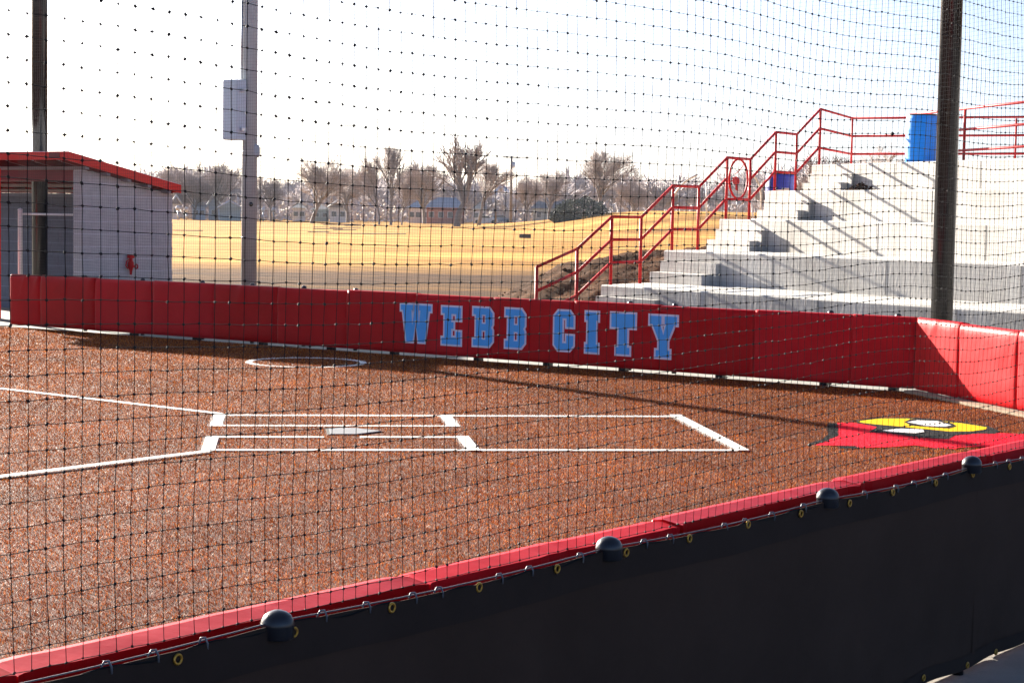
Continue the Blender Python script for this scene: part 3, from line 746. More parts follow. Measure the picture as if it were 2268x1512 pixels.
while z_ < Hf-.03:
    b_ = 0.0; first = True
    while b_ < DEP-.02:
        L_ = bl/2 if (first and row % 2) else bl
        b2 = min(b_+L_, DEP); first = False
        zt0, zt1 = min(z_+bh-g, cut(b_)-.005), min(z_+bh-g, cut(b2)-.005)
        if zt0 > z_+.03 or zt1 > z_+.03:
            q0, q1 = b_+(g/2 if b_ > 0 else 0), b2-(g/2 if b2 < DEP else 0)
            zt0, zt1 = max(zt0, z_+.012), max(zt1, z_+.012)
            mb = MB(); mb.hexa([P(0, q0, z_), P(TW, q0, z_), P(TW, q1, z_), P(0, q1, z_), P(0, q0, zt0), P(TW, q0, zt0), P(TW, q1, zt1), P(0, q1, zt1)])
            mb.build('block', 'block', dg)
        b_ = b2
    z_ += bh; row += 1
# back wall
LB = 5.2
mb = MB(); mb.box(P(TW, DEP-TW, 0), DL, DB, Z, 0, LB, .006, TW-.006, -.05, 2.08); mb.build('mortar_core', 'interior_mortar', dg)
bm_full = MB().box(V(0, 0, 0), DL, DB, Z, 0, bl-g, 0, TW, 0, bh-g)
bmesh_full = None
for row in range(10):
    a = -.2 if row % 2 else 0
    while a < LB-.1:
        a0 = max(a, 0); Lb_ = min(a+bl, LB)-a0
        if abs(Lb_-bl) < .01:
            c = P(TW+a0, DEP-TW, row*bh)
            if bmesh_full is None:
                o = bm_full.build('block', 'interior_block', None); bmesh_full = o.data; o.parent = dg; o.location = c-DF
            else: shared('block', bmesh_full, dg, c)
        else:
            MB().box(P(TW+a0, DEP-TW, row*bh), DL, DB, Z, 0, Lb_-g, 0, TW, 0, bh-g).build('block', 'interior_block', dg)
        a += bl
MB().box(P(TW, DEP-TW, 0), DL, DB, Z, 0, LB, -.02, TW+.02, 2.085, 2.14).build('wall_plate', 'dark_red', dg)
# roof
OH = .62
RF = P(-.16, 0, 0)                                       # right edge line of the roof
tB = u_hit(397, RF, DB); tF = u_hit(152, RF, DB)
zF = at(152, 335, math.hypot(*(RF+DB*tF-EYE)[:2])).z; zBk = at(397, 408, math.hypot(*(RF+DB*tB-EYE)[:2])).z
def rz(b_): return zF+(zBk-zF)*(b_-tF)/(tB-tF)
LR = 5.6
def slab_(name, a0, a1, b0, b1, dz0, dz1, m, parent=dg):
    mb = MB(); mb.hexa([P(a0, b0, rz(b0)+dz0), P(a1, b0, rz(b0)+dz0), P(a1, b1, rz(b1)+dz0), P(a0, b1, rz(b1)+dz0), P(a0, b0, rz(b0)+dz1), P(a1, b0, rz(b0)+dz1), P(a1, b1, rz(b1)+dz1), P(a0, b1, rz(b1)+dz1)])
    return mb.build(name, m, parent)
roof = slab_('roof', -.16, LR, tF, tB, -.035, 0, 'roof_metal')
slab_('side_fascia', -.185, -.162, tF-.02, tB+.01, -.150, -.012, 'red_fascia', roof)
slab_('front_fascia', -.16, LR, tF-.022, tF-.001, -.135, -.014, 'red_fascia', roof)
slab_('rear_fascia', -.16, LR, tB+.001, tB+.022, -.14, -.014, 'red_fascia', roof)
slab_('fascia_end_block', .02, .26, tF-.035, tF-.024, -.115, -.03, 'dark_red', roof)
a = .0
while a < LR:
    slab_('rafter', a, a+.05, tF+.01, tB-.01, -.16, -.04, 'dark_red', roof); a += .62
b_ = tF+.35
while b_ < tB-.1:
    slab_('purlin', -.155, LR, b_, b_+.08, -.20, -.162, 'soffit', roof); b_ += .45
slab_('header_beam', TW, LR, .02, .12, -.36, -.165, 'dark_red', roof)
# floor, left post, gate frame
MB().box(P(0, 0, 0), DL, DB, Z, TW, LB, -.6, DEP-TW, -.05, .015).build('floor', 'concrete_walk', dg)
q = at(-10, 500, 31.2); q.z = 0
MB().box(q, DL, DB, Z, -.07, .09, -.05, .05, 0, 2.45).build('support_post', 'red_fascia', dg)
gt = thing('gate_frame', 'white pipe gate frame standing in the dugout opening', 'gate', (at(110, 600, 30.9).x, at(110, 600, 30.9).y, 0))
g1, g2 = at(45, 600, 31.3), at(182, 600, 30.6)
for q, vt in ((g1, 462), (g2, 468)):
    zt = at((45 if q is g1 else 182), vt, math.hypot(*(q-EYE)[:2])).z; c = V(q.x, q.y, 0)
    mb = MB(); mb.lathe(c, [(.038, 0), (.038, zt-.03), (.045, zt-.02), (.03, zt), (.005, zt+.01)], 14); mb.build('gate_post', 'white_paint', gt)
zr = at(120, 475, 31).z
MB().tube([V(g1.x, g1.y, zr), V(g2.x, g2.y, zr)], .018, 8).build('gate_rail', 'white_paint', gt)
MB().tube([V(g1.x, g1.y, .12), V(g2.x, g2.y, .12)], .018, 8).build('gate_rail', 'white_paint', gt)
# red hydrant-like tap on the side wall
hz = math.hypot(*(P(0, u_hit(283, DF, DB), 0)-EYE)[:2]); hb = P(-.0, u_hit(283, DF, DB), 0)
pz = lambda v_: at(283, v_, hz).z
ta = thing('wall_tap', 'red tap with a looped handle mounted on the block wall of the dugout', 'tap', (hb-DL*.03)[:])
ho = hb-DL*.07
mb = MB(); mb.lathe(ho+Z*pz(600), [(.018, -.06), (.022, 0), (.035, .04), (.05, .07), (.05, .14), (.03, .17), (.03, .23)], 12); mb.build('tap_body', 'red_paint', ta)
mb = MB(); mb.box(ho+Z*pz(569), DL, DB, Z, -.04, .04, -.05, .05, -.02, .04, bev=.008); mb.build('tap_head', 'red_paint', ta)
mb = MB(); mb.tube([ho+Z*pz(572), ho-DB*.09+Z*pz(578), ho-DB*.11+Z*pz(588), ho-DB*.07+Z*pz(594), ho+Z*pz(592)], .010, 6); mb.build('handle', 'red_paint', ta)
mb = MB(); mb.tube([ho+Z*pz(590), ho+DB*.11+Z*pz(590)], .016, 8); mb.torus(ho+DB*.12+Z*pz(590), DB, .035, .012, 12); mb.build('spout', 'red_paint', ta)
MB().tube([hb+Z*pz(569), ho+Z*pz(569)], .012, 6).build('wall_bracket', 'red_paint', ta)

# ------------------------------------------------------------------ concrete terraces
bl_t = .53
LE = []                                                  # left front corners of the five terraces
TH_ = [.50, .475, .34, .32, .30]
Zt = [.762+k*bl_t for k in range(5)]
T_o = V(4.37, 13.24, 0); Bp = V(1.255, 1.475, 0)
for k, u_ in enumerate((1329, 1467, 1588, 1693, 1789)):
    base_ = T_o+Bp*k
    t = u_hit(u_, base_, V(1, -.12, 0)); LE.append(base_+V(1, -.12, 0)*t)
bc = thing('terrace', 'pale concrete spectator terrace rising to the right behind the corner', 'terrace', LE[0][:])
for k in range(5):
    A = V(math.sin(TH_[k]), -math.cos(TH_[k]), 0); Bn = V(math.cos(TH_[k]), math.sin(TH_[k]), 0)
    p0 = LE[k]; p1 = p0+A*13.5
    back = 3.2 if k < 4 else 9.0
    mb = MB(); z0_, z1_ = (-.2 if k == 0 else Zt[k]-bl_t-.35), Zt[k]
    e = .02
    dB = Bp.normalized()
    q0, q1 = p0+dB*back, p1+dB*back
    mb.add([p0+Z*z0_, p1+Z*z0_, q1+Z*z0_, q0+Z*z0_, p0+Z*(z1_-e), p1+Z*(z1_-e), q1+Z*(z1_-e), q0+Z*(z1_-e), p0+Z*z1_+Bn*e, p1+Z*z1_+Bn*e, q1+Z*z1_, q0+Z*z1_],
           [(3, 2, 1, 0), (0, 1, 5, 4), (1, 2, 6, 5), (2, 3, 7, 6), (3, 0, 4, 7), (4, 5, 9, 8), (5, 6, 10, 9), (6, 7, 11, 10), (7, 4, 8, 11), (8, 9, 10, 11)])
    tr_ = mb.build('tier', 'concrete', bc)
    for jn in (2.35, 4.75, 7.2, 9.7):
        jp = p0+A*(jn+.35*math.sin(k*2.1)); MB().box(jp, A, Bn, Z, -.007, .007, -.0025, .004, (Zt[k]-bl_t+.01 if k else .0), Zt[k]-.022).build('joint', 'joint_shadow', tr_)
    # two stair blocks standing on the tier below, against this riser
    for j, fr in ((0, .775), (1, .93)):
        if k == 0:
            if j == 0: continue
            lo = LE[0]-Bp*.07
        else: lo = LE[k-1]+(LE[k]-LE[k-1])*fr
        zb_ = Zt[k]-bl_t-.02 if k else .0; zt_ = (Zt[k]-bl_t+(j+1)*bl_t/3)
        wst = 1.30+(.12 if j else .0)
        dep = (LE[k]-lo)+dB*.05 if k else Bp*.09
        jx = .02*random.uniform(-1, 1)
        mb = MB(); a0 = lo+A*jx; a1 = lo+A*wst; b0, b1 = a0+dep, a1+dep
        mb.hexa([a0+Z*zb_, a1+Z*zb_, b1+Z*zb_, b0+Z*zb_, a0+Z*zt_, a1+Z*zt_, b1+Z*zt_, b0+Z*zt_]); mb.build('step', 'concrete', bc)
# upper terrace stub seen beside the top stair
# dark hole / leaf pile in the corner of the fourth tread
q = at(1908, 412, 34.0)
lf = MB()
for k in range(260):
    a = random.uniform(0, 6.28); r_ = abs(random.gauss(0, .16)); c = V(LE[3].x, LE[3].y, 0)*0+q; c = V(c.x+r_*math.cos(a)*1.3, c.y+r_*math.sin(a)*.6, Zt[3]+max(0, .16-r_*.55)*random.random()+.01)
    d1 = V(random.uniform(-1, 1), random.uniform(-1, 1), random.uniform(-.5, .5)).normalized()*.035; d2 = d1.cross(V(random.uniform(-1, 1), random.uniform(-1, 1), 1)).normalized()*.022
    lf.add([c-d1, c+d2, c+d1, c-d2], [(0, 1, 2, 3)])
o = lf.build('leaf_pile', 'leaf_litter', None, kind='stuff', recalc=False); tag(o, 'small heap of brown leaves in the stair corner of the upper terrace', 'leaves')

# ------------------------------------------------------------------ earth bank left of the stairs
mb = MB(); nu, nv = 110, 80; vs = []; fs = []
Ls_ = Bp.normalized(); An = V(Ls_.y, -Ls_.x, 0)           # An points to the terrace side
tl = Bp.length
def stair_z(q_): return .72+bl_t*q_/tl
for j in range(nv+1):
    for i in range(nu+1):
        q_ = -4.0+15.0*i/nu; r_ = -.45+8.0*(j/nv)**1.3             # along the stairs, and to the left of them
        p_ = LE[0]+Ls_*q_-An*r_
        hgt = max(0, stair_z(q_)-.34); hgt = min(hgt, 1.15+.035*max(0, q_))
        fall = 1/(1+math.exp((r_-2.3-hgt*1.0)*1.5)) if r_ > 0 else 1
        z_ = -.12+hgt*fall
        nz_ = noise.noise(V(p_.x*1.7, p_.y*1.7, 0))*.10+noise.noise(V(p_.x*5, p_.y*5, 3))*.05+noise.noise(V(p_.x*14, p_.y*14, 5))*.028
        z_ += (nz_+.05)*min(1, .25+hgt*fall)*(1 if r_ > 0 else .2)
        if i in (0, nu) or j == nv: z_ = -.3
        vs.append(p_+Z*z_)
for j in range(nv):
    for i in range(nu):
        a = j*(nu+1)+i; fs.append((a, a+1, a+nu+2, a+nu+1))
mb.add(vs, fs, True); o = mb.build('earth_bank', 'soil', None, kind='structure', recalc=False)
if o.data.polygons[nu*20].normal.z < 0: o.data.flip_normals()
bank_v = vs
cl = MB()
for k in range(4200):
    a = random.randint(0, len(bank_v)-1); c = Vector(bank_v[a])+V(random.uniform(-.06, .06), random.uniform(-.06, .06), 0)
    if c.z < .0: continue
    s_ = random.uniform(.010, .034)*(2.2 if random.random() < .04 else 1)
    pts = [c+V(random.uniform(.6, 1)*s_*x, random.uniform(.6, 1)*s_*y, random.uniform(.5, .9)*s_*z) for x, y, z in ((1, 0, 0), (-1, 0, 0), (0, 1, 0), (0, -1, 0), (0, 0, 1), (0, 0, -1))]
    cl.add(pts, [tuple(f_) for f_ in kf.tolist()])
o = cl.build('clods', 'soil', None, kind='stuff', recalc=False); tag(o, 'loose brown clods of soil on the bank beside the stair rail', 'soil')

# ------------------------------------------------------------------ red stair railing
rl = thing('stair_railing', 'red three-bar stair railing climbing the left side of the terrace', 'railing', LE[0][:])
RH = 1.07; rp = .024
def left_pt(k, s_): # on the left edge line between terrace k and k+1
    a = LE[k] if k >= 0 else LE[0]+(LE[0]-LE[1])*(-k)
    b_ = LE[k+1] if k+1 < 5 else LE[4]+(LE[4]-LE[3])
    return a+(b_-a)*s_+An*.10
posts = []
cols_u = [(1350, 1415), (1484, 1541), (1602, 1653), (1708, 1754)]
for k in range(4):
    for u_ in cols_u[k]:
        a, b_ = left_pt(k, 0), left_pt(k, 1); d_ = (b_-a).normalized(); t = u_hit(u_, a, d_); posts.append((a+d_*t, Zt[k]))
a, b_ = left_pt(3, 0), left_pt(3, 1); d_ = (b_-a).normalized()
posts.append((a+d_*u_hit(1805, a, d_), Zt[4]))
pm = left_pt(0, 0); dm = (left_pt(0, 1)-pm).normalized()
pA = pm+dm*u_hit(1275, pm, dm); pB = pm+dm*u_hit(1186, pm, dm)
zA = at(1275, 551, math.hypot(*(pA-EYE)[:2])).z-RH; zB = at(1186, 591, math.hypot(*(pB-EYE)[:2])).z-RH
posts = [(pB, zB), (pA, zA)]+posts
for c, zb_ in posts: MB().tube([c+Z*(zb_ if zb_ > .3 else -.05), c+Z*(zb_+RH)], rp+.002, 8).build('post', 'red_paint', rl)
for lv in (0, .36, .72):
    for (c1, z1_), (c2, z2_) in zip(posts, posts[1:]):
        if lv == .36 and abs(c1.x-posts[6][0].x) < 1e-6: continue          # the ring emblem takes the place of the middle bar
        MB().tube([c1+Z*(z1_+RH-lv), c2+Z*(z2_+RH-lv)], rp, 8).build('rail', 'red_paint', rl)
# ring emblem between the two posts of the third landing
c1, z1_ = posts[6]; c2, z2_ = posts[7]; mid = (c1+c2)/2+Z*(z1_+RH-.36); dr_ = (c2-c1).normalized()
Rr = (c2-c1).length*.40
def ell(r_, k_, n__=28): return [mid+dr_*r_*math.cos(2*math.pi*i/n__)+Z*k_*math.sin(2*math.pi*i/n__) for i in range(n__+1)]
em = MB(); em.tube(ell(Rr, .345), .020, 8, cap=False); rg_ = em.build('ring', 'red_paint', rl)
em = MB(); nrm = dr_.cross(Z)
def plate(pts):
    k = len(pts); f_ = [mid+dr_*x*Rr+Z*y*.345+nrm*.006 for x, y in pts]; b2_ = [q_-nrm*.012 for q_ in f_]
    em.add(f_+b2_, [tuple(range(k)), tuple(range(2*k-1, k-1, -1))]+[(i, (i+1) % k, k+(i+1) % k, k+i) for i in range(k)])
plate([(-.62, .05), (-.2, .12), (.05, .02), (.1, -.15), (-.05, -.3), (-.05, -.62), (-.28, -.55), (-.3, -.3), (-.55, -.25)])
em.tube([mid+dr_*(-.35*Rr)+Z*.08, mid+dr_*(.1*Rr)+Z*.15, mid+dr_*(.62*Rr)+Z*.28], .007, 6)
em.tube([mid+dr_*(-.9*Rr)-Z*.05, mid+dr_*(-.3*Rr)-Z*.02], .010, 6)
em.build('cut_out_shape', 'red_paint', rg_)

# guard rail along the back of the top platform
gr = thing('guard_rail', 'dark red three-bar guard rail along the back of the top terrace', 'railing', posts[-1][0][:], 'guard rails on the top terrace')
g0 = posts[-1][0]; g1_ = at(1887, 300, 39.2); g2_ = at(2420, 300, 39.0); zq = Zt[4]
g1z = at(1887, 262, 39.2).z-RH; 
for lv in (0, .37, .74):
    MB().tube([V(g0.x, g0.y, zq+RH-lv), V(g1_.x, g1_.y, g1z+RH-lv)], rp, 8).build('rail', 'red_paint', gr)
    MB().tube([V(g1_.x, g1_.y, g1z+RH-lv), V(g2_.x, g2_.y, at(2420, 258, 39).z-lv)], rp, 8).build('rail', 'red_paint', gr)
for u_ in (1887, 2052, 2254, 2420):
    f_ = (u_-1887)/(2420-1887); c = V(g1_.x, g1_.y, 0).lerp(V(g2_.x, g2_.y, 0), f_)
    MB().tube([c+Z*(Zt[4]-.1), c+Z*(g1z+RH)], rp, 8).build('post', 'red_paint', gr)
fr_ = thing('guard_rail', 'bright sunlit red guard rail right of the blue drum on the top terrace', 'railing', at(2138, 350, 34.6)[:], 'guard rails on the top terrace')
h1, h2_ = at(2010, 255, 36.3), at(2400, 212, 30.6)
for lv in (0, .37, .74): MB().tube([h1-Z*lv, h2_-Z*(lv)], rp, 8).build('rail', 'red_paint', fr_)
for u_ in (2138, 2330):
    t = u_hit(u_, h1, (h2_-h1)); c = h1.lerp(h2_, t); MB().tube([V(c.x, c.y, Zt[4]-.05), c], rp+.004, 8).build('post', 'red_paint', fr_)

# drums
def drum(c, m, label, paper=False):
    t = thing('drum', label, 'drum', c[:], 'plastic drums used as bins')
    prof = [(.26, 0), (.285, .03), (.288, .10), (.288, .27), (.291, .29), (.291, .32), (.288, .34), (.288, .58), (.291, .60), (.291, .63), (.288, .65), (.286, .80), (.275, .855), (.262, .872), (.262, .885), (.250, .885), (.250, .60), (.24, .59)]
    mb = MB(); mb.lathe(c, prof, 36); mb.build('drum_body', m, t)
    mb = MB(); mb.lathe(c, [(.266, .868), (.272, .880), (.268, .898), (.25, .902), (.246, .875)], 36); mb.build('rim_liner', 'bag', t)
    if paper:
        for a, sz in ((-.12, .13), (.42, .10)):
            f_ = (EYE-c); f_.z = 0; ang = math.atan2(f_.y, f_.x)+a; vs = []; r_ = .2905
            for i in range(5):
                for z_ in (.40+(.03 if a > 0 else 0), .57+(.03 if a > 0 else 0)):
                    aa = ang+(i/4-.5)*sz/.29*1.3; vs.append(c+V(math.cos(aa)*r_, math.sin(aa)*r_, z_))
            mb = MB(); mb.add(vs, [(2*i, 2*i+2, 2*i+3, 2*i+1) for i in range(4)]); mb.build('paper_notice', 'paper', t, recalc=False)
    return t
q = at(2040, 355, 34.6); q.z = Zt[4]+.0; drum(q, 'blue_drum', 'bright blue drum standing at the edge of the top terrace')
q = at(1729, 400, 36.6); q.z = at(1729, 383, 36.6).z-.90; drum(q, 'navy_drum', 'navy blue drum with paper notices behind the stair railing', True)
mb = MB(); mb.box(q-Z*.02, ax_, ay_, Z, -.5, .5, -.45, .45, -2.2, .015); o = mb.build('drum_plinth', 'concrete', kind='structure')

# ------------------------------------------------------------------ meadow furniture
def gnd(u_, d_):
    q = at(u_, 480, d_); q.z = meadow_h(q.x, q.y); return q
# curved-pipe backstop of another diamond
bs = thing('ball_backstop', 'distant backstop of white pipes curving over at the top', 'backstop', gnd(1580, 170)[:])
D_ = 170
def px_tube(pl, d_, r_, name, m, parent, off=0): MB().tube([at(u_, v_, d_)+ay_*o2 for (u_, v_), o2 in zip(pl, np.linspace(0, off, len(pl)))], r_, 8).build(name, m, parent)
px_tube([(1487, 512), (1487, 470), (1488, 445), (1495, 425), (1508, 408), (1522, 397), (1540, 388)], D_, .09, 'curved_pipe', 'white_paint', bs, -2)
px_tube([(1565, 496), (1565, 440), (1564, 396)], D_, .07, 'pipe', 'white_paint', bs)
px_tube([(1692, 505), (1684, 462), (1683, 430), (1678, 410), (1668, 394), (1650, 380)], D_, .09, 'curved_pipe', 'white_paint', bs, -2)
px_tube([(1670, 500), (1667, 465), (1664, 430), (1659, 410)], D_, .09, 'curved_pipe', 'white_paint', bs, 1)
px_tube([(1606, 438), (1645, 440)], D_, .07, 'pipe', 'white_paint', bs)
px_tube([(1632, 500), (1632, 440)], D_, .05, 'pipe', 'white_paint', bs)

# ring of low slabs lying in the meadow
sr = thing('slab_ring', 'rows of low stone slabs laid in a flat ring in the meadow', 'slabs', gnd(760, 215)[:])
rnd = random.Random(3)
for k, (u0, u1, v_) in enumerate([(690, 730, 511), (700, 760, 506), (735, 800, 502), (720, 790, 497), (760, 800, 494), (700, 745, 500), (745, 790, 508), (770, 800, 498), (725, 900, 515), (715, 760, 494), (752, 772, 490), (390, 450, 507)]):
    d_ = (EYE.z+.05)*F/(v_-(473+.0165*((u0+u1)/2-1134))); d_ = max(120, min(d_, 330))
    a, b2_ = gnd(u0, d_), gnd(u1, d_*1.01); m_ = (b2_-a).normalized(); s2 = V(-m_.y, m_.x, 0)
    mb = MB(); mb.box(a, m_, s2, Z, 0, (b2_-a).length, 0, .5, -.05, .07); mb.build('slab', 'slab', sr)
o = MB(); q = gnd(1163, 150); o.box(q, ax_, ay_, Z, -.45, .5, -.3, .3, 0, .33, bev=.04); o = o.build('crate', 'black_pole'); tag(o, 'small dark box standing alone in the meadow', 'box')
for i, (u_, v_, r_) in enumerate(((394, 461, 5.5), (413, 464, 5.5), (583, 464, 4.5), (606, 464, 5))):
    d_ = 330; c = at(u_, v_, d_); rr_ = r_*d_/F; gz_ = meadow_h(c.x, c.y)
    t = thing('round_tank', ['white round tank nearest the dugout wall', 'white round tank second from the dugout wall', 'white round tank just right of the light pole', 'white round tank second right of the light pole'][i], 'tank', (c.x, c.y, gz_), 'round white tanks at the meadow edge')
    mb = MB(); mb.lathe(c, [(rr_*math.cos(a), rr_*math.sin(a)) for a in np.linspace(-1.5, 1.5, 9)], 14); mb.build('tank_body', 'siding_white', t)
    mb = MB(); mb.lathe(V(c.x, c.y, gz_-.1), [(rr_*.3, 0), (rr_*.3, c.z-gz_-rr_*.8)], 8); mb.build('stand', 'galvanised', t)

# utility pole
ub = gnd(1131, 300); up = thing('utility_pole', 'tall wooden utility pole with a crossarm rising above the bare trees', 'utility pole', ub[:])
zt = at(1130, 345, 300).z
MB().tube([ub, V(ub.x, ub.y, zt)], .24, 8, r1=.17).build('pole', 'wood_pole', up)
MB().box(V(ub.x, ub.y, zt-.25), ax_, ay_, Z, -1.35, 1.35, -.1, .1, -.1, .1).build('crossarm', 'wood_pole', up)
MB().lathe(V(ub.x+.3, ub.y, at(1130, 372, 300).z), [(.28, 0), (.3, .1), (.3, .9), (.2, 1)], 10).build('transformer', 'galvanised', up)
ub = gnd(1098, 290); t = thing('utility_pole', 'short thin pole just left of the tall utility pole', 'utility pole', ub[:])
MB().tube([ub, V(ub.x, ub.y, at(1098, 445, 290).z)], .13, 8).build('pole', 'wood_pole', t)
ub = gnd(1057, 285); o = MB().tube([ub, at(1066, 462, 285)], .10, 6).build('leaning_stake', 'brass'); o.data.materials[0] = MATS['slab']; tag(o, 'leaning wooden stake at the meadow edge left of the poles', 'stake')

# houses
def house(u0, u1, v_eave, d_, rise, wallm, roofm, label, depth=8, gable=False, wins=2):
    a, b2_ = gnd(u0, d_), gnd(u1, d_); a.z = b2_.z = min(a.z, b2_.z)-.2; m_ = (b2_-a); L_ = m_.length; m_.normalize(); s2 = V(-m_.y, m_.x, 0)
    ze = at((u0+u1)/2, v_eave, d_).z-a.z
    t = thing('house', label, 'house', a[:], 'houses beyond the meadow')
    MB().box(a, m_, s2, Z, 0, L_, 0, depth, 0, ze).build('wall', wallm, t)
    P2 = lambda x, y, z: a+m_*x+s2*y+Z*z
    mb = MB(); o_ = .4
    if gable: mb.add([P2(-o_, -o_, ze), P2(L_+o_, -o_, ze), P2(L_+o_, depth+o_, ze), P2(-o_, depth+o_, ze), P2(L_/2, -o_, ze+rise), P2(L_/2, depth+o_, ze+rise)], [(0, 1, 4), (2, 3, 5), (1, 2, 5, 4), (3, 0, 4, 5), (3, 2, 1, 0)])
    else: mb.add([P2(-o_, -o_, ze), P2(L_+o_, -o_, ze), P2(L_+o_, depth+o_, ze), P2(-o_, depth+o_, ze), P2(1.5, depth/2, ze+rise), P2(L_-1.5, depth/2, ze+rise)], [(0, 1, 5, 4), (2, 3, 4, 5), (1, 2, 5), (3, 0, 4), (3, 2, 1, 0)])
    mb.build('roof', roofm, t)
    if gable:
        for x0, x1 in ((-o_, L_/2), (L_+o_, L_/2)):
            MB().tube([P2(x0, -o_-.05, ze), P2(x1, -o_-.05, ze+rise)], .16, 4).build('gable_trim', 'siding_white', t)
    for k in range(wins):
        x = L_*(k+.5)/wins; w_ = MB().box(P2(x, 0, 0), m_, s2, Z, -.5, .5, -.06, -.01, ze*.42, ze*.76).build('window', 'box_grey', t)
        MB().box(P2(x, 0, 0), m_, s2, Z, -.4, .4, -.09, -.062, ze*.44, ze*.74).build('pane', 'window_glass', w_)
house(382, 398, 452, 342, 1.6, 'siding_white', 'roof_grey', 'pale house beside the dugout wall behind the tanks', gable=True, wins=1)
house(426, 455, 458, 345, 1.6, 'siding_blue', 'roof_blue', 'light blue low house left of the green gabled shed', wins=2)
house(462, 486, 456, 350, 2.2, 'siding_blue', 'roof_blue', 'blue house touching the green gabled shed', gable=True, wins=1)
house(486, 532, 461, 335, 1.3, 'siding_green', 'siding_green', 'grey-green gabled shed with white roof trim left of the light pole', gable=True, wins=0)
house(648, 676, 461, 345, 1.0, 'siding_white', 'roof_grey', 'small white house left of the broad bare tree trunk', wins=2)
house(692, 728, 464, 352, 1.0, 'siding_green', 'roof_grey', 'low grey-green house between two white houses', wins=2)
house(730, 768, 460, 344, 1.4, 'siding_white', 'roof_grey', 'white house with a small gable right of the broad bare tree', gable=True, wins=2)
house(945, 1028, 460, 340, 1.9, 'brick_far', 'roof_blue', 'long red brick house with a blue-grey hipped roof', wins=4)
house(905, 947, 461, 350, 1.5, 'siding_white', 'roof_blue', 'pale house joined to the left of the brick house', wins=3)
house(1180, 1262, 462, 352, 2.0, 'siding_green', 'roof_grey', 'wide grey house behind the dark evergreen bush', wins=3)
house(1090, 1130, 432, 420, 2.4, 'siding_white', 'siding_blue', 'high distant pale house left of the utility pole', wins=2)
house(1048, 1075, 463, 360, 1.3, 'siding_white', 'roof_grey', 'white house behind the parked cars', wins=2)

# cars
def car(u_, d_, m, label):
    c = gnd(u_, d_); t = thing('parked_car', label, 'car', c[:], 'cars parked beyond the meadow')
    prof = [(-2.2, .35), (2.2, .35), (2.25, .75), (1.9, .95), (1.1, 1.0), (.6, 1.42), (-.9, 1.45), (-1.5, 1.0), (-2.15, .9), (-2.25, .6)]
    f_ = [c+ax_*x+Z*z-ay_*.85 for x, z in prof]; b2_ = [q+ay_*1.7 for q in f_]; k = len(prof)
    MB().add(f_+b2_, [tuple(range(k)), tuple(range(2*k-1, k-1, -1))]+[(i, (i+1) % k, k+(i+1) % k, k+i) for i in range(k)]).build('body', m, t)
    MB().add([c+ax_*x+Z*z-ay_*.87 for x, z in ((-1.3, 1.02), (.95, 1.02), (.55, 1.36), (-.85, 1.38))], [(0, 1, 2, 3)]).build('side_window', 'window_glass', t)
    for x in (-1.4, 1.4):
        for y in (-.88, .7): MB().lathe(c+ax_*x+ay_*y+Z*.34, [(.34, 0), (.34, .2)], 12, axis=ay_).build('wheel', 'tyre', t)
car(1075, 325, 'car_white', 'white car parked right of the leaning stake')
car(1108, 328, 'car_blue', 'grey-blue car parked between the two poles')

# ------------------------------------------------------------------ trees
def grow(seed, H, levels=5, spread=.62, trunk_r=.028, twig_r=.022, lean=0, trunks=1, n0=6, bushy=1.0):
    rnd = random.Random(seed); tr, tw = [], []
    def br(p, d, L, r, lv):
        k = 3 if lv < 2 else 2; pts = [p]; q = p
        for i in range(k):
            d = (d+V(rnd.gauss(0, .13), rnd.gauss(0, .13), rnd.gauss(.04, .08))).normalized(); q = q+d*L/k; pts.append(q)
        (tr if lv < 3 else tw).append((pts, r, r*.55 if lv < levels else r*.4, 6 if lv < 2 else 3))
        if lv >= levels: return
        nb = n0 if lv == 0 else (4 if lv < 3 else 4)
        nb = int(nb*bushy+.5)
        for i in range(nb):
            f_ = rnd.uniform(.42, 1.0) if lv == 0 else rnd.uniform(.25, 1.0)
            fi = f_*k; j = min(int(fi), k-1); b0 = pts[j].lerp(pts[j+1], fi-j)
            ax = V(rnd.gauss(0, 1), rnd.gauss(0, 1), rnd.gauss(0, .35)); ax = (ax-d*ax.dot(d)).normalized()
            nd = (d+ax*rnd.uniform(spread*.7, spread*1.35)+V(0, 0, .12)).normalized()
            br(b0, nd, L*rnd.uniform(.55, .8)*(1.0 if lv else 1.05), max(twig_r, r*.5), lv+1)
        nd = (d+V(rnd.gauss(0, .3), rnd.gauss(0, .3), .0)).normalized(); br(q, nd, L*.58, max(twig_r, r*.6), lv+1)
    for t in range(trunks):
        br(V(t*.6-.3*(trunks-1), 0, 0), V(lean+.12*(t-.5)*(trunks-1), rnd.gauss(0, .03), 1).normalized(), H*.36, H*trunk_r*(.7 if trunks > 1 else 1), 0)
    return tr, tw
def branch_mesh(name, items, m):
    Vs, Fs = [], []; o_ = 0
    for pts, r0, r1, ns_ in items:
        L_ = np.array([p[:] for p in pts]); k = len(L_); d = np.gradient(L_, axis=0); d /= np.linalg.norm(d, axis=1)[:, None]+1e-9
        ref = np.array([.3, .9, .1]); x = np.cross(d, ref); x /= np.linalg.norm(x, axis=1)[:, None]+1e-9; y = np.cross(x, d)
        rr_ = np.linspace(r0, r1, k)[:, None]; ring = [L_+rr_*(x*math.cos(2*math.pi*j/ns_)+y*math.sin(2*math.pi*j/ns_)) for j in range(ns_)]
        Vs.append(np.stack(ring, 1).reshape(-1, 3)); i = np.arange(k-1)[:, None]*ns_; j = np.arange(ns_)[None]
        Fs.append((np.stack([i+j, i+(j+1) % ns_, i+ns_+(j+1) % ns_, i+ns_+j], -1).reshape(-1, 4)+o_)); o_ += k*ns_
    return np_mesh(name, np.concatenate(Vs), np.concatenate(Fs), m)
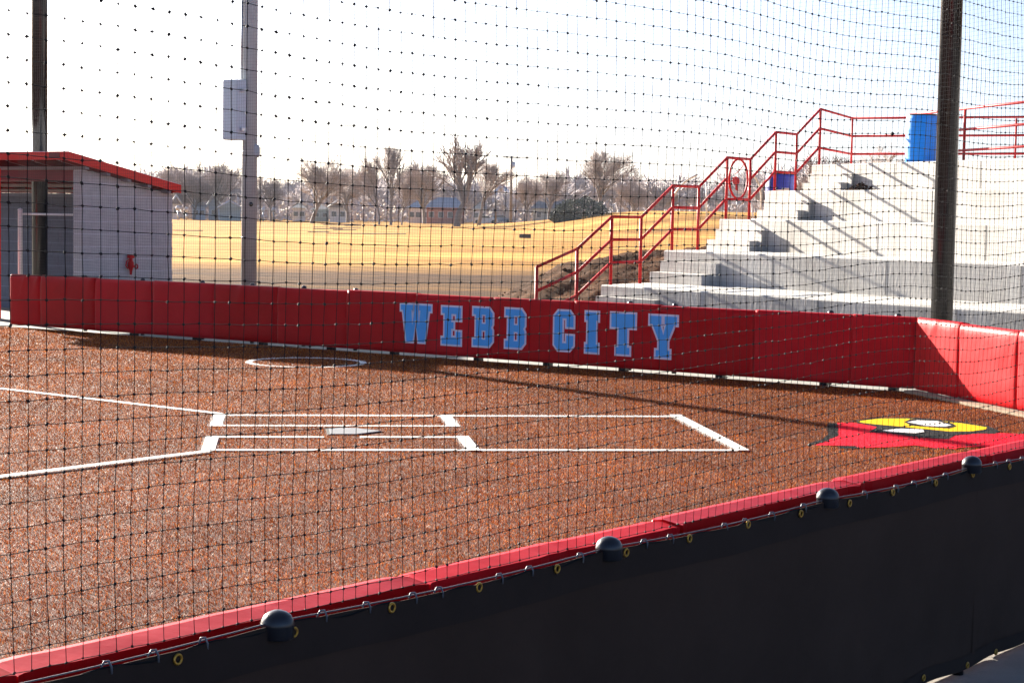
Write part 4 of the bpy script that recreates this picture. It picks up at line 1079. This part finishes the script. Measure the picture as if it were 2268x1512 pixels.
def tree(u_, d_, vtop, gen, label, group='bare trees beyond the meadow', squash=1.0, rot=0):
    tr, tw = gen; b_ = gnd(u_, d_)
    zmax = max(p.z for it in tr+tw for p in it[0]); want = at(u_, vtop, d_).z-b_.z; k = want/zmax
    t = thing('bare_tree', label, 'tree', b_[:], group)
    for nm, it, m in (('trunk', tr, 'bark'), ('crown', tw, 'twig')):
        key = (nm, id(it))
        if key not in TM: TM[key] = branch_mesh(nm, it, m)
        o = bpy.data.objects.new(nm, TM[key]); COL.objects.link(o); o.parent = t; o.scale = (k*squash, k*squash, k); o.rotation_euler = (0, 0, rot)
TM = {}
G = [grow(11, 12), grow(23, 13, spread=.5, n0=5), grow(35, 14, spread=.45, trunk_r=.022, n0=5, bushy=.9), grow(47, 12, spread=.75, trunks=2, n0=5), grow(59, 11, spread=.7, n0=7), grow(64, 14, spread=.50, trunk_r=.034, n0=5, twig_r=.045, levels=4, bushy=1.0), grow(77, 9, spread=.8, n0=6)]
tree(690, 300, 330, G[4], 'broad bare tree left of the two thin trees, white house at its foot', squash=1.05)
tree(840, 285, 318, G[2], 'left of two thin tall bare trees', squash=.62, rot=1)
tree(866, 288, 312, G[1], 'right of two thin tall bare trees', squash=.55, rot=2)
tree(890, 292, 360, G[2], 'slender bare tree right of the two thin tall ones', squash=.7, rot=3)
tree(1012, 280, 288, G[5], 'tallest bare tree, with a heavy forked trunk before the brick house', squash=1.0, rot=.5)
tree(1062, 295, 350, G[1], 'bare tree with arching branches right of the tallest tree', squash=.8, rot=4)
tree(1330, 262, 322, G[0], 'dense brown bare tree rising beside the dark evergreen bush', squash=.95, rot=2.2)
tree(1165, 310, 378, G[4], 'spindly bare tree right of the utility pole', squash=.8, rot=5)
tree(1215, 315, 370, G[0], 'bare tree behind the wide grey house', squash=.9, rot=4)
tree(1400, 330, 365, G[3], 'bare tree above the grassy hill, left of the lower railing', squash=.9, rot=.7)
tree(430, 345, 345, G[3], 'bare tree left of the green gabled shed', squash=1.1, rot=1.5)
tree(480, 350, 352, G[0], 'bare tree above the green gabled shed', squash=1.0, rot=3)
tree(385, 352, 352, G[4], 'bare tree showing above the end of the dugout roof', squash=1.0, rot=5.2)
tree(600, 340, 385, G[6], 'low bare tree right of the light pole', squash=1.0, rot=.2)
tree(770, 335, 362, G[6], 'reddish bare tree between the broad tree and the thin trees', squash=1.1, rot=2)
tree(940, 335, 350, G[0], 'bare tree behind the pale house', squash=.9, rot=1)
tree(1855, 110, 335, G[6], 'small bare tree seen through the guard rail beside its corner post', squash=1.2, rot=1)
tree(1962, 100, 308, G[4], 'bushy bare tree against the sky left of the blue drum', squash=1.2, rot=2)
tree(2200, 110, 338, G[6], 'low bare tree top seen under the right guard rail', squash=1.3, rot=4)
# evergreen bush
def leaf_blob(c, rx, ry, rz_, n_, s_, name, m, parent=None):
    pts = rng.normal(size=(n_, 3)); pts /= np.linalg.norm(pts, axis=1)[:, None]; pts *= (rng.uniform(.35, 1, n_)**.5*(1+.15*np.sin(pts[:, 0]*7)*np.cos(pts[:, 2]*6)))[:, None]
    pts = pts*np.array([rx, ry, rz_])+np.array(c[:]); a = rng.normal(size=(n_, 3)); a /= np.linalg.norm(a, axis=1)[:, None]; b2_ = np.cross(a, rng.normal(size=(n_, 3))); b2_ /= np.linalg.norm(b2_, axis=1)[:, None]
    V3 = np.stack([pts-a*s_, pts+b2_*s_*.6, pts+a*s_, pts-b2_*s_*.6], 1).reshape(-1, 3); F3 = np.arange(n_*4).reshape(-1, 4)
    o = bpy.data.objects.new(name, np_mesh(name, V3, F3, m)); COL.objects.link(o)
    if parent: o.parent = parent; o.location = -parent_origin(parent)
    return o
for u_, wd, ht, lab in ((1285, 3.6, 2.3, 'wide dark evergreen bush at the foot of the grassy hill'), (1245, 1.8, 1.4, 'smaller dark evergreen bush left of the wide one')):
    b_ = gnd(u_, 245); t = thing('evergreen_bush', lab, 'bush', b_[:], 'evergreen bushes')
    leaf_blob(b_+Z*ht*.45, wd, wd*.7, ht*.75, 3500, .16, 'foliage', 'evergreen', t)
    MB().tube([b_, b_+Z*ht*.6], .12, 6).build('stem', 'bark', t)
# far woods as one mass
Vs, Fs = [], []; o_ = 0; rnd = random.Random(5)
P_ = [grow(100+k, 13, levels=3, spread=.62, n0=8, twig_r=.10, bushy=1.25) for k in range(4)]
PM = []
for tr, tw in P_:
    me = branch_mesh('tmp', tr+tw, 'twig_far'); vv = np.zeros(len(me.vertices)*3); me.vertices.foreach_get('co', vv)
    ff = np.zeros(len(me.loops), int); me.loops.foreach_get('vertex_index', ff); PM.append((vv.reshape(-1, 3), ff.reshape(-1, 4))); bpy.data.meshes.remove(me)
def top_profile(u_):
    xs_ = [250, 340, 420, 520, 560, 640, 760, 830, 930, 1000, 1060, 1130, 1200, 1290, 1420, 1500, 1600, 1700, 1800, 1900, 2300]
    ys_ = [365, 362, 366, 372, 402, 392, 378, 368, 378, 382, 398, 402, 392, 368, 382, 385, 378, 368, 352, 356, 356]
    return np.interp(u_, xs_, ys_)
for k in range(185):
    u_ = rnd.uniform(230, 2330); d_ = rnd.uniform(370, 520); b_ = gnd(u_, d_); b_.z = -.1
    vt = top_profile(u_)+rnd.uniform(-8, 22); want = at(u_, vt, d_).z-b_.z
    vv, ff = PM[rnd.randrange(4)]; s_ = want/vv[:, 2].max(); a = rnd.uniform(0, 6.28)
    q = vv*s_*np.array([1.4, 1.4, 1]); x = q[:, 0]*math.cos(a)-q[:, 1]*math.sin(a); y = q[:, 0]*math.sin(a)+q[:, 1]*math.cos(a)
    Vs.append(np.stack([x+b_.x, y+b_.y, q[:, 2]+b_.z], 1)); Fs.append(ff+o_); o_ += len(q)
o = bpy.data.objects.new('far_woods', np_mesh('far_woods', np.concatenate(Vs), np.concatenate(Fs), 'twig_far')); COL.objects.link(o)
o['kind'] = 'stuff'; tag(o, 'hazy brown winter woods along the horizon behind the houses', 'woods')
# underbrush at the foot of the woods
n_ = 26000; u_r = rng.uniform(-.36+YAW, .36+YAW, n_); d_r = rng.uniform(362, 500, n_); hgt_ = rng.uniform(0, 1, n_)**1.3*5.2
pts = np.stack([EYE.x+d_r*np.sin(u_r), EYE.y+d_r*np.cos(u_r), hgt_-.1], 1); a = rng.normal(size=(n_, 3))*np.array([1, 1, 1.6]); a /= np.linalg.norm(a, axis=1)[:, None]; b2_ = np.cross(a, rng.normal(size=(n_, 3))); b2_ /= np.linalg.norm(b2_, axis=1)[:, None]
V3 = np.stack([pts-a*.7, pts+b2_*.22, pts+a*.7, pts-b2_*.22], 1).reshape(-1, 3)
o = bpy.data.objects.new('underbrush', np_mesh('underbrush', V3, np.arange(n_*4).reshape(-1, 4), 'twig_far')); COL.objects.link(o); o['kind'] = 'stuff'; tag(o, 'low tangled brush between the far houses and the woods', 'brush')

# ------------------------------------------------------------------ haze
HAZE = 0.00011
mh = bpy.data.materials.new('haze'); mh.use_nodes = True; n = mh.node_tree; n.nodes.clear()
pv = n.nodes.new('ShaderNodeVolumePrincipled'); pv.inputs['Color'].default_value = (.80, .86, 1.0, 1); pv.inputs['Density'].default_value = HAZE
mo = n.nodes.new('ShaderNodeOutputMaterial'); n.links.new(pv.outputs[0], mo.inputs['Volume']); MATS['haze'] = mh
MB().box(V(0, 0, 0), V(1, 0, 0), V(0, 1, 0), Z, -430, 430, -45, 910, -1.4, 42).build('haze', 'haze', kind='stuff')
